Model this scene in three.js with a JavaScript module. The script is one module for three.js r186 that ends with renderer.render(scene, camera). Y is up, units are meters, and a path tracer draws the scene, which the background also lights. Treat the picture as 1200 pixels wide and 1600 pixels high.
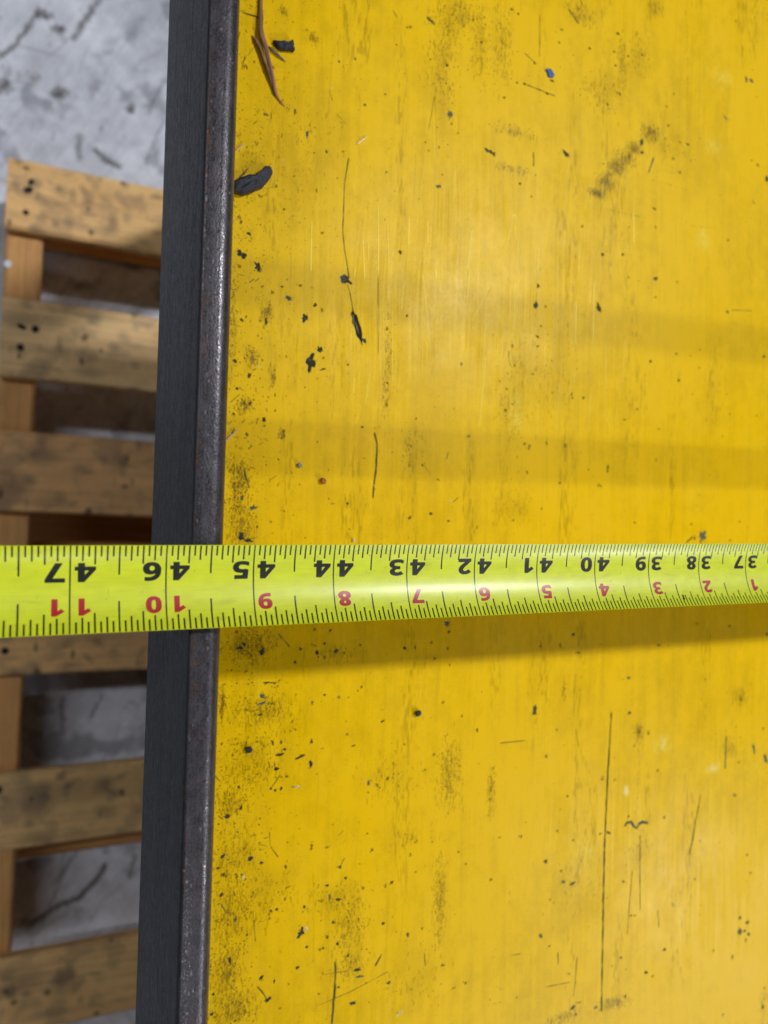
import * as THREE from 'three';
import { RectAreaLightUniformsLib } from 'three/addons/lights/RectAreaLightUniformsLib.js';
import { mergeGeometries } from 'three/addons/utils/BufferGeometryUtils.js';

// ---------- camera, lamps, exposure ----------
const scene = new THREE.Scene();
scene.background = new THREE.Color(0x000000);
const IN = 0.0254;                         // one inch
const RIM = 0.8331;                        // height of the steel rim's top above the floor
const DECK = RIM - 2.9 * IN;               // top of the yellow deck
const camera = new THREE.PerspectiveCamera(67.38, 0.75, 0.02, 60);
camera.position.set(-0.04128, RIM + 0.2259, -0.01814);
camera.quaternion.setFromRotationMatrix(new THREE.Matrix4().makeBasis(
  new THREE.Vector3(0.91034, 0.41300, -0.02664), new THREE.Vector3(-0.03373, 0.00990, -0.99938), new THREE.Vector3(-0.41249, 0.91068, 0.02295)));
camera.focus = 0.262;
camera.userData.fStop = 10.5;
const renderer = new THREE.WebGLRenderer();
renderer.toneMapping = THREE.LinearToneMapping;
renderer.toneMappingExposure = 0.775;
renderer.shadowMap.enabled = true;
RectAreaLightUniformsLib.init();
// hall lamps: [x, z, length along x, width along z, radiance], all hung HALL metres above the rim
const HALL = 5;
const LAMPS = [
  [2.95, -1.95, 1.2, 0.30, 290, 'linear hall lamp hung over the deck, the brightest one'],
  [-3.40, -2.00, 4.4, 0.30, 33, 'very long linear hall lamp hung off to the pallet side'],
  [0.15, 3.10, 0.6, 0.16, 115, 'short linear hall lamp hung straight above the rim'],
  [5.20, 3.05, 1.2, 0.30, 190, 'linear hall lamp hung beyond the far side of the deck'],
  [6.00, 7.20, 1.2, 0.40, 640, 'wide linear hall lamp hung farthest from the deck'],
];
// marks on the yellow paint, in millimetres from the rim's outer corner: chips [x, z, rx, rz, turn, tone], lines [width, tone, strength, points], specked patches [x, z, rx, rz, count], pale patches
const CHIPS = [[39.6,-203.7,0.89,0.84,0,2],[37.5,-184.0,1.17,0.56,-10,1],[55.1,-180.3,0.71,1.71,0,2],[49.6,-187.8,0.5,1.32,0,1],[46.3,-147.1,0.49,0.47,0,0],[59.8,-157.6,0.41,1.33,-20,1],[29.5,-125.6,2.24,1.28,35,0],[36.1,-121.7,1.33,1.84,-30,0],[62.8,-140.5,0.82,0.57,-30,1],[98.7,-138.8,1.0,0.7,20,0],[91.2,-172.2,0.55,0.5,0,1],[116.8,-171.4,1.18,0.82,0,2],[118.6,-177.1,0.59,0.41,0,1],[121.5,-204.8,1.45,1.65,0,2],[122.6,-200.9,0.72,0.52,0,1],[109.6,-189.5,0.7,0.51,0,1],[111.4,-186.3,0.47,0.41,0,1],[116.5,-189.1,0.59,0.41,0,1],[125.9,-197.5,0.49,0.42,0,1],[142.7,-193.0,2.27,0.85,15,0],[80.2,-198.7,0.65,0.59,0,2],[75.4,-217.4,0.65,0.59,0,2],[68.2,-214.1,0.53,0.48,0,2],[110.7,-244.3,2.15,0.82,30,0],[132.5,-252.0,0.5,1.89,0,1],[94.4,-228.8,0.57,0.5,0,1],[100.8,-238.5,0.93,0.61,0,1],[89.6,-205.8,0.56,0.4,0,2],[65.2,-202.0,0.52,0.58,0,3],[45.2,-167.1,0.39,0.37,0,3],[28.5,-200.9,1.15,0.74,0,1],[137.0,-242.2,0.63,0.53,0,0],[137.8,-238.1,0.51,0.42,0,1],[119.5,-226.7,0.6,0.72,0,0],[63.8,-174.9,0.72,0.96,0,1],[70.9,-176.5,0.53,0.48,0,1],[28.6,-139.2,1.49,0.64,60,1],[32.2,-134.5,0.66,1.1,-40,0],[36.2,-150.4,1.15,0.83,0,1],[42.7,-155.9,0.58,0.84,0,1],[28.7,-120.9,0.74,0.73,0,1],[185.9,-201.8,3.07,1.0,25,0],[159.7,-181.7,0.65,0.54,0,0],[209.1,-156.7,1.01,0.91,0,0],[222.0,-159.0,0.74,0.69,0,0],[196.4,-168.6,0.85,0.67,0,1],[290.8,-245.5,2.1,0.62,35,2],[309.8,-270.9,1.65,1.15,0,2],[305.8,-270.7,0.91,1.78,-15,0],[323.0,-219.0,1.66,2.06,0,0],[312.5,-204.0,0.9,0.76,0,1],[294.0,-179.3,1.04,0.75,0,1],[263.9,-224.6,1.48,0.61,20,0],[253.7,-214.9,0.97,1.2,0,1],[258.3,-224.5,0.81,0.6,0,1],[242.0,-186.1,1.25,0.71,20,1],[215.9,-269.7,0.91,0.69,0,0],[210.3,-232.2,0.89,0.57,0,0],[198.6,-257.2,0.87,0.57,0,0],[214.9,-253.1,0.9,0.58,0,0],[222.8,-260.0,0.77,0.7,0,2],[231.7,-263.4,0.94,0.47,40,0],[214.0,-259.8,0.75,0.58,0,0],[181.6,-261.3,0.98,0.56,0,1],[180.4,-254.8,0.7,0.56,0,1],[156.5,-261.5,0.67,0.54,0,0],[152.9,-262.5,0.66,0.54,0,0],[150.0,-220.0,0.78,0.64,0,0],[232.8,-218.5,1.39,2.11,15,0],[225.5,-209.7,1.82,1.86,-30,1],[232.9,-213.2,1.39,0.82,0,0],[213.4,-197.7,2.36,1.38,-30,1],[205.7,-186.4,3.19,1.14,10,1],[156.8,-228.8,0.79,0.54,0,2],[161.0,-229.4,0.8,0.65,0,0],[173.7,-228.1,0.96,0.44,20,0],[166.5,-240.8,0.68,0.55,0,0],[176.6,-235.0,1.24,0.55,0,0],[145.2,-192.3,0.76,1.06,0,0],[243.0,-176.8,0.78,0.59,0,1],[225.7,-173.6,0.6,0.46,0,1],[250.2,-231.6,0.96,0.72,0,1],[248.3,-223.9,0.8,0.6,0,1],[315.6,-225.1,1.09,0.77,0,1],[310.8,-226.8,0.9,0.51,0,1],[297.3,-300.5,0.72,0.63,0,1],[258.6,-208.8,1.46,0.72,0,1],[217.4,-239.5,1.81,0.81,20,1],[253.7,-248.8,0.65,0.48,0,1],[248.9,-241.1,0.64,0.48,0,1],[74.1,-122.7,2.51,1.93,20,0],[72.5,-122.9,1.04,1.35,0,2],[59.4,-86.1,1.8,3.59,10,0],[63.1,-91.8,1.41,1.24,0,0],[65.0,-83.9,1.52,0.38,-25,0],[56.4,-104.0,1.29,1.7,10,0],[60.7,-110.0,0.81,0.76,0,0],[49.3,-111.2,1.37,1.03,0,2],[46.3,-115.4,0.49,0.47,0,0],[40.7,-104.8,1.15,1.29,20,1],[40.1,-100.1,0.57,1.48,0,0],[30.3,-99.6,1.02,0.55,30,0],[28.1,-83.0,1.01,0.54,30,0],[34.0,-78.0,0.65,1.19,10,0],[93.7,-104.4,0.98,0.49,-10,1],[94.4,-81.2,0.54,0.49,0,0],[94.3,-71.8,0.65,0.79,-20,1],[102.8,-111.6,0.45,0.7,0,0],[106.5,-54.8,0.67,0.6,0,1],[108.6,-67.0,0.45,0.4,0,0],[135.4,-61.0,0.96,0.83,0,1],[117.1,-25.7,0.8,0.61,0,0],[126.1,-22.7,0.7,0.51,0,0],[107.0,-23.8,0.89,0.7,-20,1],[77.4,-28.7,0.52,0.48,0,0],[83.2,-61.3,0.53,0.49,0,0],[47.0,-45.3,0.38,0.37,0,0],[40.6,-60.6,0.76,1.1,0,0],[40.7,-58.4,0.66,0.46,0,1],[45.0,-64.9,0.38,0.37,0,0],[44.8,-71.2,0.38,0.93,0,1],[37.3,-25.3,1.49,1.0,-25,2],[33.0,-14.3,1.29,2.17,-20,0],[35.8,-12.5,1.67,0.82,20,0],[28.1,-39.9,1.27,1.26,0,1],[29.6,-34.1,1.64,1.99,0,1],[32.5,-29.2,0.74,1.09,0,2],[29.9,-25.1,2.01,1.44,0,1],[39.1,-17.9,0.47,0.55,0,0],[29.3,-72.2,0.73,0.45,0,0],[28.3,-62.1,0.73,0.45,20,0],[69.1,-30.3,0.41,0.48,0,1],[70.7,-28.4,1.02,0.29,0,1],[32.6,-66.6,0.74,1.64,-10,1],[35.0,-66.6,0.93,1.46,0,1],[34.0,-54.2,0.83,1.0,0,1],[48.9,-56.0,0.77,1.86,-15,1],[75.9,-87.0,0.62,0.48,0,1],[130.6,-93.4,0.72,0.83,-20,1],[57.3,-75.5,0.4,0.38,0,1],[54.0,-117.1,0.89,0.47,-20,1],[42.6,-112.5,0.96,0.56,-30,1],[63.7,-108.6,0.61,0.86,0,1],[64.9,-88.6,0.51,0.67,0,1],[62.6,-79.8,0.4,0.38,0,1],[105.8,-46.3,0.89,0.7,0,1],[112.5,-47.2,0.91,0.91,-30,1],[120.1,-40.8,0.58,0.41,0,1],[140.8,-20.2,0.48,0.83,0,1],[44.5,-20.1,0.57,0.46,0,1],[50.1,-24.4,0.39,0.46,0,1],[92.6,-11.2,0.75,0.49,0,0],[78.7,-17.9,0.62,0.38,0,1],[126.8,-31.6,0.82,0.51,0,3],[122.2,-69.5,0.7,0.51,0,3],[37.8,-82.2,0.66,0.55,0,3],[243.6,-150.3,1.24,1.06,-20,0],[171.3,-135.2,0.79,0.76,0,0],[170.2,-126.0,1.05,1.85,30,0],[207.5,-130.3,1.15,2.49,-32,0],[294.3,-140.7,1.55,0.87,0,1],[175.8,-126.0,0.53,0.44,0,0],[173.4,-116.4,0.66,0.54,0,1],[171.6,-111.1,0.92,0.54,0,0],[171.7,-106.6,0.53,0.43,0,0],[157.6,-105.1,0.64,1.07,0,1],[258.5,-113.4,1.27,0.72,0,1],[241.3,-107.5,0.92,0.7,0,0],[260.7,-99.8,0.96,0.72,0,0],[275.0,-117.5,0.66,0.49,0,1],[322.8,-119.5,1.45,0.76,0,0],[274.7,-108.0,0.66,0.49,0,1],[233.1,-82.2,1.05,0.7,0,1],[225.1,-76.3,0.88,0.46,0,1],[192.3,-85.2,0.69,1.33,-25,1],[199.2,-84.7,0.84,0.89,0,1],[154.6,-74.8,0.75,0.64,0,0],[158.3,-78.0,0.63,0.43,0,1],[169.4,-93.1,0.65,0.43,0,1],[215.2,-51.2,1.01,2.49,0,1],[246.2,-57.2,0.77,0.59,0,1],[188.9,-60.9,1.09,0.99,-30,1],[168.4,-58.9,1.3,1.18,0,1],[210.5,-42.6,1.56,0.68,20,1],[167.4,-46.7,0.52,0.97,0,1],[279.2,-19.1,2.46,3.02,30,2],[273.6,-17.9,0.81,0.84,0,0],[271.0,-25.3,0.81,0.6,0,1],[305.9,-27.5,0.86,0.62,0,1],[176.1,-30.0,0.66,0.54,0,1],[160.4,-24.1,0.63,0.53,0,1],[232.8,-24.9,0.89,0.69,0,1],[225.9,-148.1,0.75,0.58,0,1],[258.1,-150.8,0.8,0.6,0,1],[243.8,-140.9,0.77,0.47,0,1],[151.1,-87.9,0.75,0.53,0,1],[155.0,-84.6,0.63,0.53,0,1],[165.8,-60.0,1.03,0.54,-20,1],[178.1,-61.1,0.66,0.98,0,1],[247.8,-73.4,0.77,0.59,0,1],[317.8,-86.3,0.71,0.51,0,1],[297.4,-85.4,0.68,0.5,0,1],[299.3,-17.4,0.85,0.49,0,1],[159.1,-95.9,0.64,0.43,0,1],[186.0,-42.7,1.08,0.55,0,1],[126.7,22.7,1.55,1.25,10,2],[127.6,26.4,0.84,0.62,0,0],[106.0,32.8,0.79,0.71,0,0],[110.9,32.7,0.46,2.24,0,1],[85.1,30.7,0.54,0.49,0,0],[74.1,32.7,0.84,1.07,0,0],[77.7,33.8,0.53,0.68,0,1],[66.1,33.1,0.72,1.16,-30,0],[69.0,29.4,0.62,0.58,0,0],[71.4,24.2,0.52,0.78,0,0],[64.7,23.5,0.92,0.67,0,1],[69.2,35.1,0.72,0.58,0,1],[58.7,31.4,0.6,0.67,0,0],[42.6,31.7,1.15,1.49,-20,0],[56.6,36.6,0.7,0.67,0,0],[69.7,50.7,0.62,0.39,0,0],[96.3,63.6,1.22,0.4,-25,0],[80.1,67.8,0.64,0.59,0,1],[83.2,72.8,0.96,0.39,-20,0],[51.3,73.4,1.78,0.47,0,0],[64.4,78.5,0.71,1.34,5,0],[50.3,78.9,1.08,0.66,0,0],[59.1,87.0,1.71,0.66,0,3],[90.5,89.1,0.76,1.19,0,2],[99.3,88.2,0.89,1.3,15,1],[94.7,90.4,0.66,0.79,0,1],[143.4,71.2,0.62,0.95,0,0],[30.7,95.5,1.21,1.1,0,0],[36.1,92.8,0.57,1.29,10,0],[33.7,29.9,1.32,0.74,0,0],[35.1,28.4,0.75,0.74,0,0],[32.1,23.4,0.75,0.74,0,1],[43.3,49.6,0.96,1.31,0,2],[42.6,56.8,0.87,0.47,0,0],[36.8,54.3,0.76,0.46,0,1],[64.6,69.2,0.51,0.86,0,0],[48.2,68.7,0.39,1.5,-25,0],[51.6,68.5,0.49,0.94,0,2],[54.5,82.4,0.8,0.76,0,1],[52.2,86.9,0.59,0.66,0,0],[49.8,87.5,0.59,0.56,0,0],[47.8,86.6,0.59,0.47,0,0],[34.9,84.4,0.57,0.74,0,0],[135.3,64.2,0.61,0.73,0,1],[125.5,57.6,0.71,0.83,0,1],[76.1,52.0,0.63,0.68,0,1],[80.3,52.3,0.42,0.39,0,1],[86.2,48.5,0.54,0.39,-30,0],[84.5,49.9,0.32,0.3,0,0],[107.0,74.3,0.57,0.4,0,1],[79.6,62.4,0.42,0.39,0,1],[121.5,80.1,0.71,0.62,0,1],[117.4,86.4,0.7,0.61,0,1],[101.9,82.2,0.56,0.8,0,1],[64.4,53.4,0.61,0.86,0,2],[134.7,86.4,0.73,0.73,0,1],[120.6,38.2,0.94,0.72,0,1],[127.2,33.8,0.6,0.73,0,1],[118.9,30.9,0.82,0.62,0,1],[53.2,71.5,0.59,0.57,0,0],[32.2,71.8,0.37,0.37,0,0],[45.1,44.2,1.36,0.37,-5,0],[42.9,52.4,1.74,0.56,-15,2],[196.1,29.8,1.12,0.9,-20,0],[174.5,64.2,1.6,2.08,0,0],[319.4,95.6,0.91,2.8,-18,2],[328.9,101.9,1.11,3.09,-20,2],[238.2,79.9,1.84,1.88,0,1],[244.4,80.8,0.78,1.42,-20,1],[231.9,70.1,1.06,0.93,0,0],[230.7,52.5,1.36,0.7,10,2],[181.8,86.4,0.68,0.99,0,1],[215.7,100.9,1.02,1.49,0,1],[223.5,102.3,0.89,0.81,0,1],[187.6,74.8,0.82,0.56,0,1],[194.6,107.0,0.84,0.67,0,1],[232.4,121.3,1.06,0.81,0,1],[255.9,124.5,1.12,0.83,0,1],[305.7,119.4,1.41,0.88,0,1],[309.0,68.2,1.78,1.52,0,1],[326.4,85.6,1.29,0.77,0,1],[199.1,38.7,1.27,0.79,20,1],[177.1,34.7,0.8,0.66,0,1],[188.6,35.1,0.69,1.56,-20,1],[251.0,100.6,0.79,0.71,0,1],[235.3,86.7,0.61,0.59,0,1],[275.9,26.6,1.0,0.74,0,1],[299.7,28.7,1.22,0.75,0,1],[328.4,34.0,0.92,1.03,0,0],[250.3,36.9,1.26,0.6,0,1],[308.3,102.2,0.71,0.63,0,1],[29.3,110.6,1.12,0.82,-15,0],[40.5,113.2,0.77,1.2,0,0],[44.9,115.6,0.97,0.56,0,0],[55.2,118.9,0.9,0.75,0,1],[30.4,117.8,1.87,0.91,0,1],[35.1,119.4,0.57,1.28,0,1],[29.3,125.5,1.03,0.73,-15,0],[27.6,114.9,0.84,0.45,0,0],[65.9,112.0,0.51,1.91,0,1],[72.6,113.5,0.84,0.58,-20,1],[78.5,122.3,0.96,0.68,-40,2],[93.1,117.4,0.99,0.69,0,1],[113.6,116.9,1.04,0.71,-20,1],[111.4,122.3,0.58,0.51,0,1],[102.5,132.7,0.9,0.6,-30,0],[89.4,133.0,0.87,0.69,0,1],[73.3,129.2,0.94,0.48,0,0],[99.8,133.6,0.56,0.8,0,1],[78.4,135.7,1.17,0.68,0,0],[70.9,135.0,1.25,0.77,10,1],[74.4,133.9,0.53,1.64,10,2],[63.4,136.2,0.61,0.57,0,0],[51.8,135.1,0.6,0.56,0,0],[49.5,135.2,0.49,0.47,0,0],[62.4,146.4,1.23,2.27,25,0],[64.6,145.0,0.93,1.14,0,3],[76.3,144.8,0.74,0.68,0,0],[99.1,149.3,0.79,0.79,0,0],[111.0,156.2,0.69,1.11,10,0],[117.8,154.9,0.82,0.71,0,1],[73.7,150.0,0.84,1.06,-30,1],[71.3,154.5,2.52,0.38,-5,1],[87.8,166.5,1.42,0.78,0,0],[88.9,169.5,1.98,0.49,5,2],[102.3,175.0,1.25,0.6,0,0],[86.0,179.8,1.31,0.78,0,0],[61.1,160.0,0.82,0.76,-30,0],[33.3,151.3,0.47,1.82,-5,0],[134.4,184.3,1.23,0.41,-10,1],[140.4,183.2,0.87,0.62,0,1],[128.8,172.9,0.97,0.72,0,1],[108.0,189.0,1.85,0.9,-20,3],[49.4,170.1,1.79,0.74,-10,0],[37.9,119.9,0.76,0.83,0,3],[46.3,160.9,0.49,1.11,30,0],[51.7,163.4,0.5,0.84,0,0],[40.0,142.9,0.48,0.46,0,0],[87.5,122.5,0.43,0.49,0,1],[81.3,127.3,0.86,0.58,0,0],[27.3,163.1,0.65,0.54,0,0],[27.1,170.6,0.75,0.63,0,0],[114.2,130.1,0.7,0.41,0,1],[65.1,152.6,0.52,0.48,0,0],[79.5,171.8,0.64,0.48,0,0],[54.4,174.7,0.6,0.47,0,1],[70.8,172.7,0.52,0.48,0,1],[78.4,153.8,0.64,0.97,20,0],[83.3,159.6,0.86,0.49,-40,0],[55.1,131.5,0.6,0.85,0,1],[48.9,138.3,0.79,0.47,0,1],[35.2,136.0,0.67,0.91,0,2],[34.0,156.9,0.48,0.64,0,1],[135.2,124.6,0.61,0.42,0,0],[138.9,130.4,0.99,0.42,0,1],[220.0,127.8,1.63,0.8,10,2],[182.8,136.0,1.09,0.88,0,0],[193.3,147.2,1.54,0.78,10,2],[198.5,149.0,1.7,0.89,-15,2],[189.2,122.6,0.97,0.67,0,1],[168.6,122.3,0.92,0.65,0,1],[191.8,141.8,0.84,0.67,0,1],[152.7,139.6,0.76,0.64,0,1],[185.6,154.3,0.69,0.55,0,1],[180.9,170.4,0.96,0.98,0,2],[263.0,170.3,0.98,1.2,0,1],[258.0,191.9,1.29,0.71,0,0],[245.7,200.9,1.26,0.7,0,0],[250.1,203.6,0.8,0.47,0,0],[311.2,193.1,1.98,1.63,20,2],[311.0,185.6,1.26,0.75,0,0],[316.8,189.1,1.63,0.76,-10,0],[314.7,193.2,1.09,0.75,0,0],[318.0,195.6,0.91,1.01,0,0],[315.7,198.4,0.73,1.01,0,1],[305.9,205.4,0.71,1.25,0,2],[318.7,162.8,1.09,0.76,0,1],[277.8,159.8,1.01,0.73,0,1],[197.5,191.3,0.99,0.67,0,1],[200.4,207.8,1.87,1.0,-25,0],[204.1,206.2,1.74,0.56,10,1],[202.2,211.6,1.15,0.78,0,1],[214.2,211.1,1.77,1.02,0,1],[299.6,234.3,1.06,0.74,0,1],[329.5,237.1,0.94,1.02,0,0],[229.9,153.0,1.06,0.69,0,1],[235.1,170.6,0.77,0.58,0,1],[237.7,171.1,0.77,0.47,0,1],[232.4,209.8,0.77,0.69,0,1],[223.8,193.1,0.6,0.46,0,1],[229.7,190.3,1.07,0.69,0,1],[185.9,175.9,0.83,0.55,0,1],[330.7,227.0,0.75,0.76,0,1],[214.9,127.5,0.88,0.57,0,1],[198.6,128.4,0.85,0.56,0,1],[315.6,152.7,1.08,0.63,0,1],[281.0,140.3,0.84,0.73,0,1],[291.9,199.2,0.69,0.49,0,1],[156.6,121.2,0.77,0.43,0,1]];
const LINES = [[0.49,0,0.75,[73.6,-174.2,72.1,-163.1,72.0,-150.4,71.9,-143.6,72.8,-136.0,74.4,-128.5,75.3,-123.8]],[0.48,1,0.6,[74.7,-120.8,75.8,-117.6,77.5,-110.5]],[0.78,1,0.9,[89.1,-59.0,90.3,-54.2,90.1,-43.4,89.2,-36.5,89.1,-31.6]],[0.82,0,0.9,[33.1,-40.2,34.1,-36.6,35.3,-33.5]],[0.3,1,0.6,[88.7,-126.0,89.7,-93.5]],[0.59,1,0.3,[93.7,-122.8,94.2,-68.3]],[0.36,1,0.7,[26.8,-66.5,30.3,-70.0]],[0.41,1,0.6,[125.0,-53.5,124.3,-50.4]],[0.41,1,0.6,[128.0,-31.2,130.8,-33.3]],[0.3,1,0.5,[113.1,-46.7,116.6,-42.9]],[0.5,1,0.6,[92.4,-243.3,94.6,-240.5]],[0.74,1,0.8,[26.9,-222.3,33.0,-222.3]],[0.37,1,0.7,[27.2,-199.7,28.4,-205.5]],[0.28,1,0.5,[27.1,-201.9,32.9,-211.5]],[0.31,1,0.5,[111.1,-195.0,113.6,-211.1]],[0.39,1,0.5,[64.0,-201.1,65.9,-196.7]],[0.29,1,0.5,[67.9,-191.4,72.6,-188.2]],[0.3,1,0.4,[96.2,-206.5,98.5,-204.1]],[0.31,1,0.3,[120.7,-185.9,127.9,-181.2]],[1.06,2,0.8,[240.6,-212.0,237.7,-204.0]],[0.87,2,0.8,[166.9,-198.0,167.2,-191.9]],[0.55,1,0.5,[168.8,-264.7,169.1,-244.8]],[0.57,1,0.45,[207.3,-179.8,220.4,-179.8,235.2,-180.1]],[0.71,1,0.35,[239.3,-200.4,251.7,-200.7,264.4,-200.3]],[0.48,1,0.4,[258.4,-185.2,268.1,-182.2,282.0,-183.6]],[1.49,1,0.25,[144.2,-205.6,155.4,-208.4,169.7,-205.8]],[1.27,1,0.3,[144.7,-186.5,154.7,-186.1,163.6,-188.9]],[0.83,1,0.35,[243.0,-206.6,251.6,-207.2,262.6,-209.4]],[0.49,1,0.35,[260.6,-297.0,262.8,-269.5,263.4,-233.0]],[0.43,0,0.6,[160.9,-243.9,167.5,-240.5]],[0.54,0,0.6,[162.5,-229.3,178.4,-228.2]],[0.78,0,0.7,[185.4,-272.6,191.3,-267.6]],[0.68,0,0.7,[192.8,-279.4,193.6,-276.8]],[0.5,1,0.5,[297.4,-141.8,313.0,-143.7]],[0.43,1,0.6,[155.7,-102.5,156.1,-97.2,157.2,-95.2]],[0.72,0,0.8,[268.0,-15.7,272.2,-18.7]],[0.56,1,0.3,[194.0,-108.2,195.2,-97.2]],[0.72,0,0.8,[278.4,-17.7,277.7,-15.2]],[0.47,0,0.8,[49.3,25.1,53.9,30.0]],[0.56,1,0.8,[51.6,81.6,48.3,86.0]],[0.67,0,0.9,[59.5,74.4,61.5,74.6,58.1,75.8]],[0.47,0,0.8,[44.1,45.0,45.6,44.2,49.0,44.6]],[0.47,0,0.7,[49.0,76.2,49.6,79.6]],[0.57,2,0.6,[56.6,86.9,60.6,87.4]],[0.4,1,0.5,[96.5,58.8,95.2,58.7]],[1.04,1,0.9,[220.4,69.2,219.8,80.7,218.9,96.7,218.4,111.5,218.1,120.9]],[0.54,1,0.7,[156.1,78.2,169.6,78.2]],[1.0,2,0.7,[298.7,87.5,298.6,96.2,298.3,104.3]],[0.73,1,0.7,[280.8,116.5,278.2,128.4]],[1.28,1,0.35,[151.4,92.8,151.0,111.9]],[0.47,1,0.4,[238.5,80.0,238.7,99.9,237.7,123.5]],[0.46,1,0.4,[221.2,88.9,225.0,95.0]],[0.49,3,0.5,[288.9,119.9,288.3,130.1]],[1.03,1,0.95,[218.1,120.9,217.7,134.5,217.6,158.4,217.7,184.4,217.8,213.3]],[0.85,1,0.8,[277.7,128.6,276.0,138.1,273.6,146.2]],[0.7,1,0.55,[240.2,131.9,240.5,150.6,241.2,169.4]],[0.58,1,0.5,[235.6,148.7,234.4,161.2,233.1,179.5]],[0.59,1,0.5,[252.8,171.4,253.7,179.9]],[0.67,1,0.6,[202.3,184.7,201.5,195.7,200.6,202.7]],[0.77,1,0.5,[191.0,180.2,191.2,185.8]],[0.44,1,0.5,[184.0,194.6,198.3,195.5]],[0.43,1,0.5,[164.5,176.0,169.7,176.3]],[0.44,1,0.4,[175.0,132.7,176.5,138.3]],[1.28,2,0.95,[230.3,125.6,231.7,124.3,234.4,124.4,236.0,126.7,237.9,127.9,239.6,125.8,241.6,125.3,244.7,126.2]],[0.42,1,0.4,[151.8,196.0,159.3,196.1]],[0.53,1,0.4,[155.3,188.0,160.4,190.5]],[0.47,1,0.3,[246.9,185.6,239.4,189.9]],[0.43,1,0.3,[162.9,141.5,163.0,153.3]],[0.37,1,0.8,[47.9,103.8,48.3,109.0,49.8,111.5,51.8,114.2]],[0.55,1,0.7,[33.9,124.9,34.7,126.6]],[0.54,2,0.6,[29.4,129.1,31.8,133.4]],[0.49,1,0.7,[80.6,119.0,78.5,122.5]],[1.06,1,0.85,[77.4,161.5,78.0,165.2,77.7,173.8,76.9,186.3]],[0.89,1,0.9,[98.6,162.5,96.0,166.3]],[0.38,1,0.5,[70.4,177.4,84.8,174.9,101.9,170.3]],[0.38,1,0.5,[72.6,165.2,83.5,165.9]],[0.37,1,0.5,[42.1,133.4,42.6,138.5,43.5,146.0]],[0.55,0,0.7,[45.0,164.2,47.5,167.5,49.0,170.2]],[1.34,1,0.4,[125.6,124.2,126.2,142.7]],[1.23,1,0.3,[124.6,149.6,128.0,164.5]],[0.51,1,0.5,[119.3,165.8,120.0,171.5]],[0.4,1,0.4,[111.0,155.7,110.5,167.1]],[0.4,1,0.4,[95.6,123.7,95.6,128.6]],[0.29,1,0.3,[75.3,117.7,75.7,120.6]],[0.82,1,0.4,[121.7,108.3,121.4,119.5]],[0.3,1,0.3,[107.1,119.5,111.8,123.7]]];
const SMUDGES = [[117.2,-224.5,7.26,16.49,320],[118.9,-246.8,8.59,9.32,260],[137.0,-242.7,4.45,16.91,200],[43.8,-228.4,1.41,1.69,30],[56.3,-221.2,2.28,2.29,60],[128.3,-252.8,7.53,7.33,200],[148.1,-243.8,5.22,18.2,300],[192.3,-273.0,8.01,5.08,220],[219.2,-256.1,3.05,13.92,160],[240.2,-290.7,4.03,4.17,90],[230.2,-262.7,6.27,10.57,160],[222.6,-207.9,6.06,3.48,260],[238.7,-225.2,5.99,4.02,330],[228.4,-214.5,4.6,3.27,260],[217.6,-202.7,4.49,3.23,240],[209.9,-193.5,5.29,3.88,300],[205.0,-186.8,5.22,2.04,200],[205.9,-237.4,13.4,7.99,180],[156.7,-206.0,11.9,2.69,120],[155.9,-188.0,9.16,1.72,110],[318.2,-313.6,7.58,5.16,60],[252.8,-220.8,14.7,7.19,70],[50.5,-168.0,20.47,28.26,200],[31.9,-35.6,4.15,9.97,420],[33.3,-18.4,5.09,7.25,300],[34.9,-86.0,2.81,3.66,120],[40.0,-104.2,2.67,3.69,120],[43.6,-78.7,1.34,3.7,60],[32.7,-66.6,2.78,2.73,90],[26.4,-94.1,2.75,18.1,160],[48.1,-55.9,1.35,1.86,40],[94.2,-88.1,2.4,19.76,160],[107.2,-55.4,6.77,9.01,90],[157.7,-78.1,7.66,21.3,120],[177.8,-97.5,16.26,26.2,140],[161.5,-31.4,10.27,8.52,80],[37.4,28.9,8.63,5.57,520],[43.9,54.3,10.76,5.6,420],[39.9,76.2,11.64,11.11,420],[31.9,90.0,5.65,5.49,240],[74.3,33.2,8.45,2.92,60],[27.4,51.3,0.92,5.48,120],[129.4,89.4,5.43,13.48,420],[101.8,88.5,13.68,9.02,120],[151.6,99.2,1.9,9.57,120],[308.4,66.9,7.13,5.06,90],[302.0,92.8,8.82,7.52,60],[238.2,79.9,2.46,4.7,70],[191.2,55.9,1.11,4.47,40],[34.4,110.6,8.59,10.99,300],[34.2,133.3,7.65,10.96,420],[32.1,154.7,5.71,9.08,420],[36.2,170.0,7.74,6.38,480],[84.0,147.1,7.63,13.64,400],[126.2,142.7,3.0,17.46,330],[47.2,129.2,11.93,8.37,200],[77.3,134.4,11.83,5.8,120],[84.5,163.7,7.66,5.84,140],[108.1,114.6,5.75,4.03,60],[115.6,176.1,14.31,12.13,120],[225.0,211.0,9.15,2.86,260],[195.2,210.8,8.58,2.21,140],[330.8,232.4,2.82,5.1,60],[241.1,137.9,9.38,11.72,80],[203.4,152.6,17.48,16.84,80]];
const PALE = [[160.3,-74.1,5.12,11.75],[289.4,103.7,5.49,2.72],[253.9,87.8,6.7,5.49],[230.9,108.6,1.51,2.33],[205.8,135.0,8.69,10.15],[276.4,-177.0,6.72,7.34],[287.7,-266.4,10.6,7.48],[318.1,104.4,10.95,13.99],[283.5,-227.9,10.39,6.19]];
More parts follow.
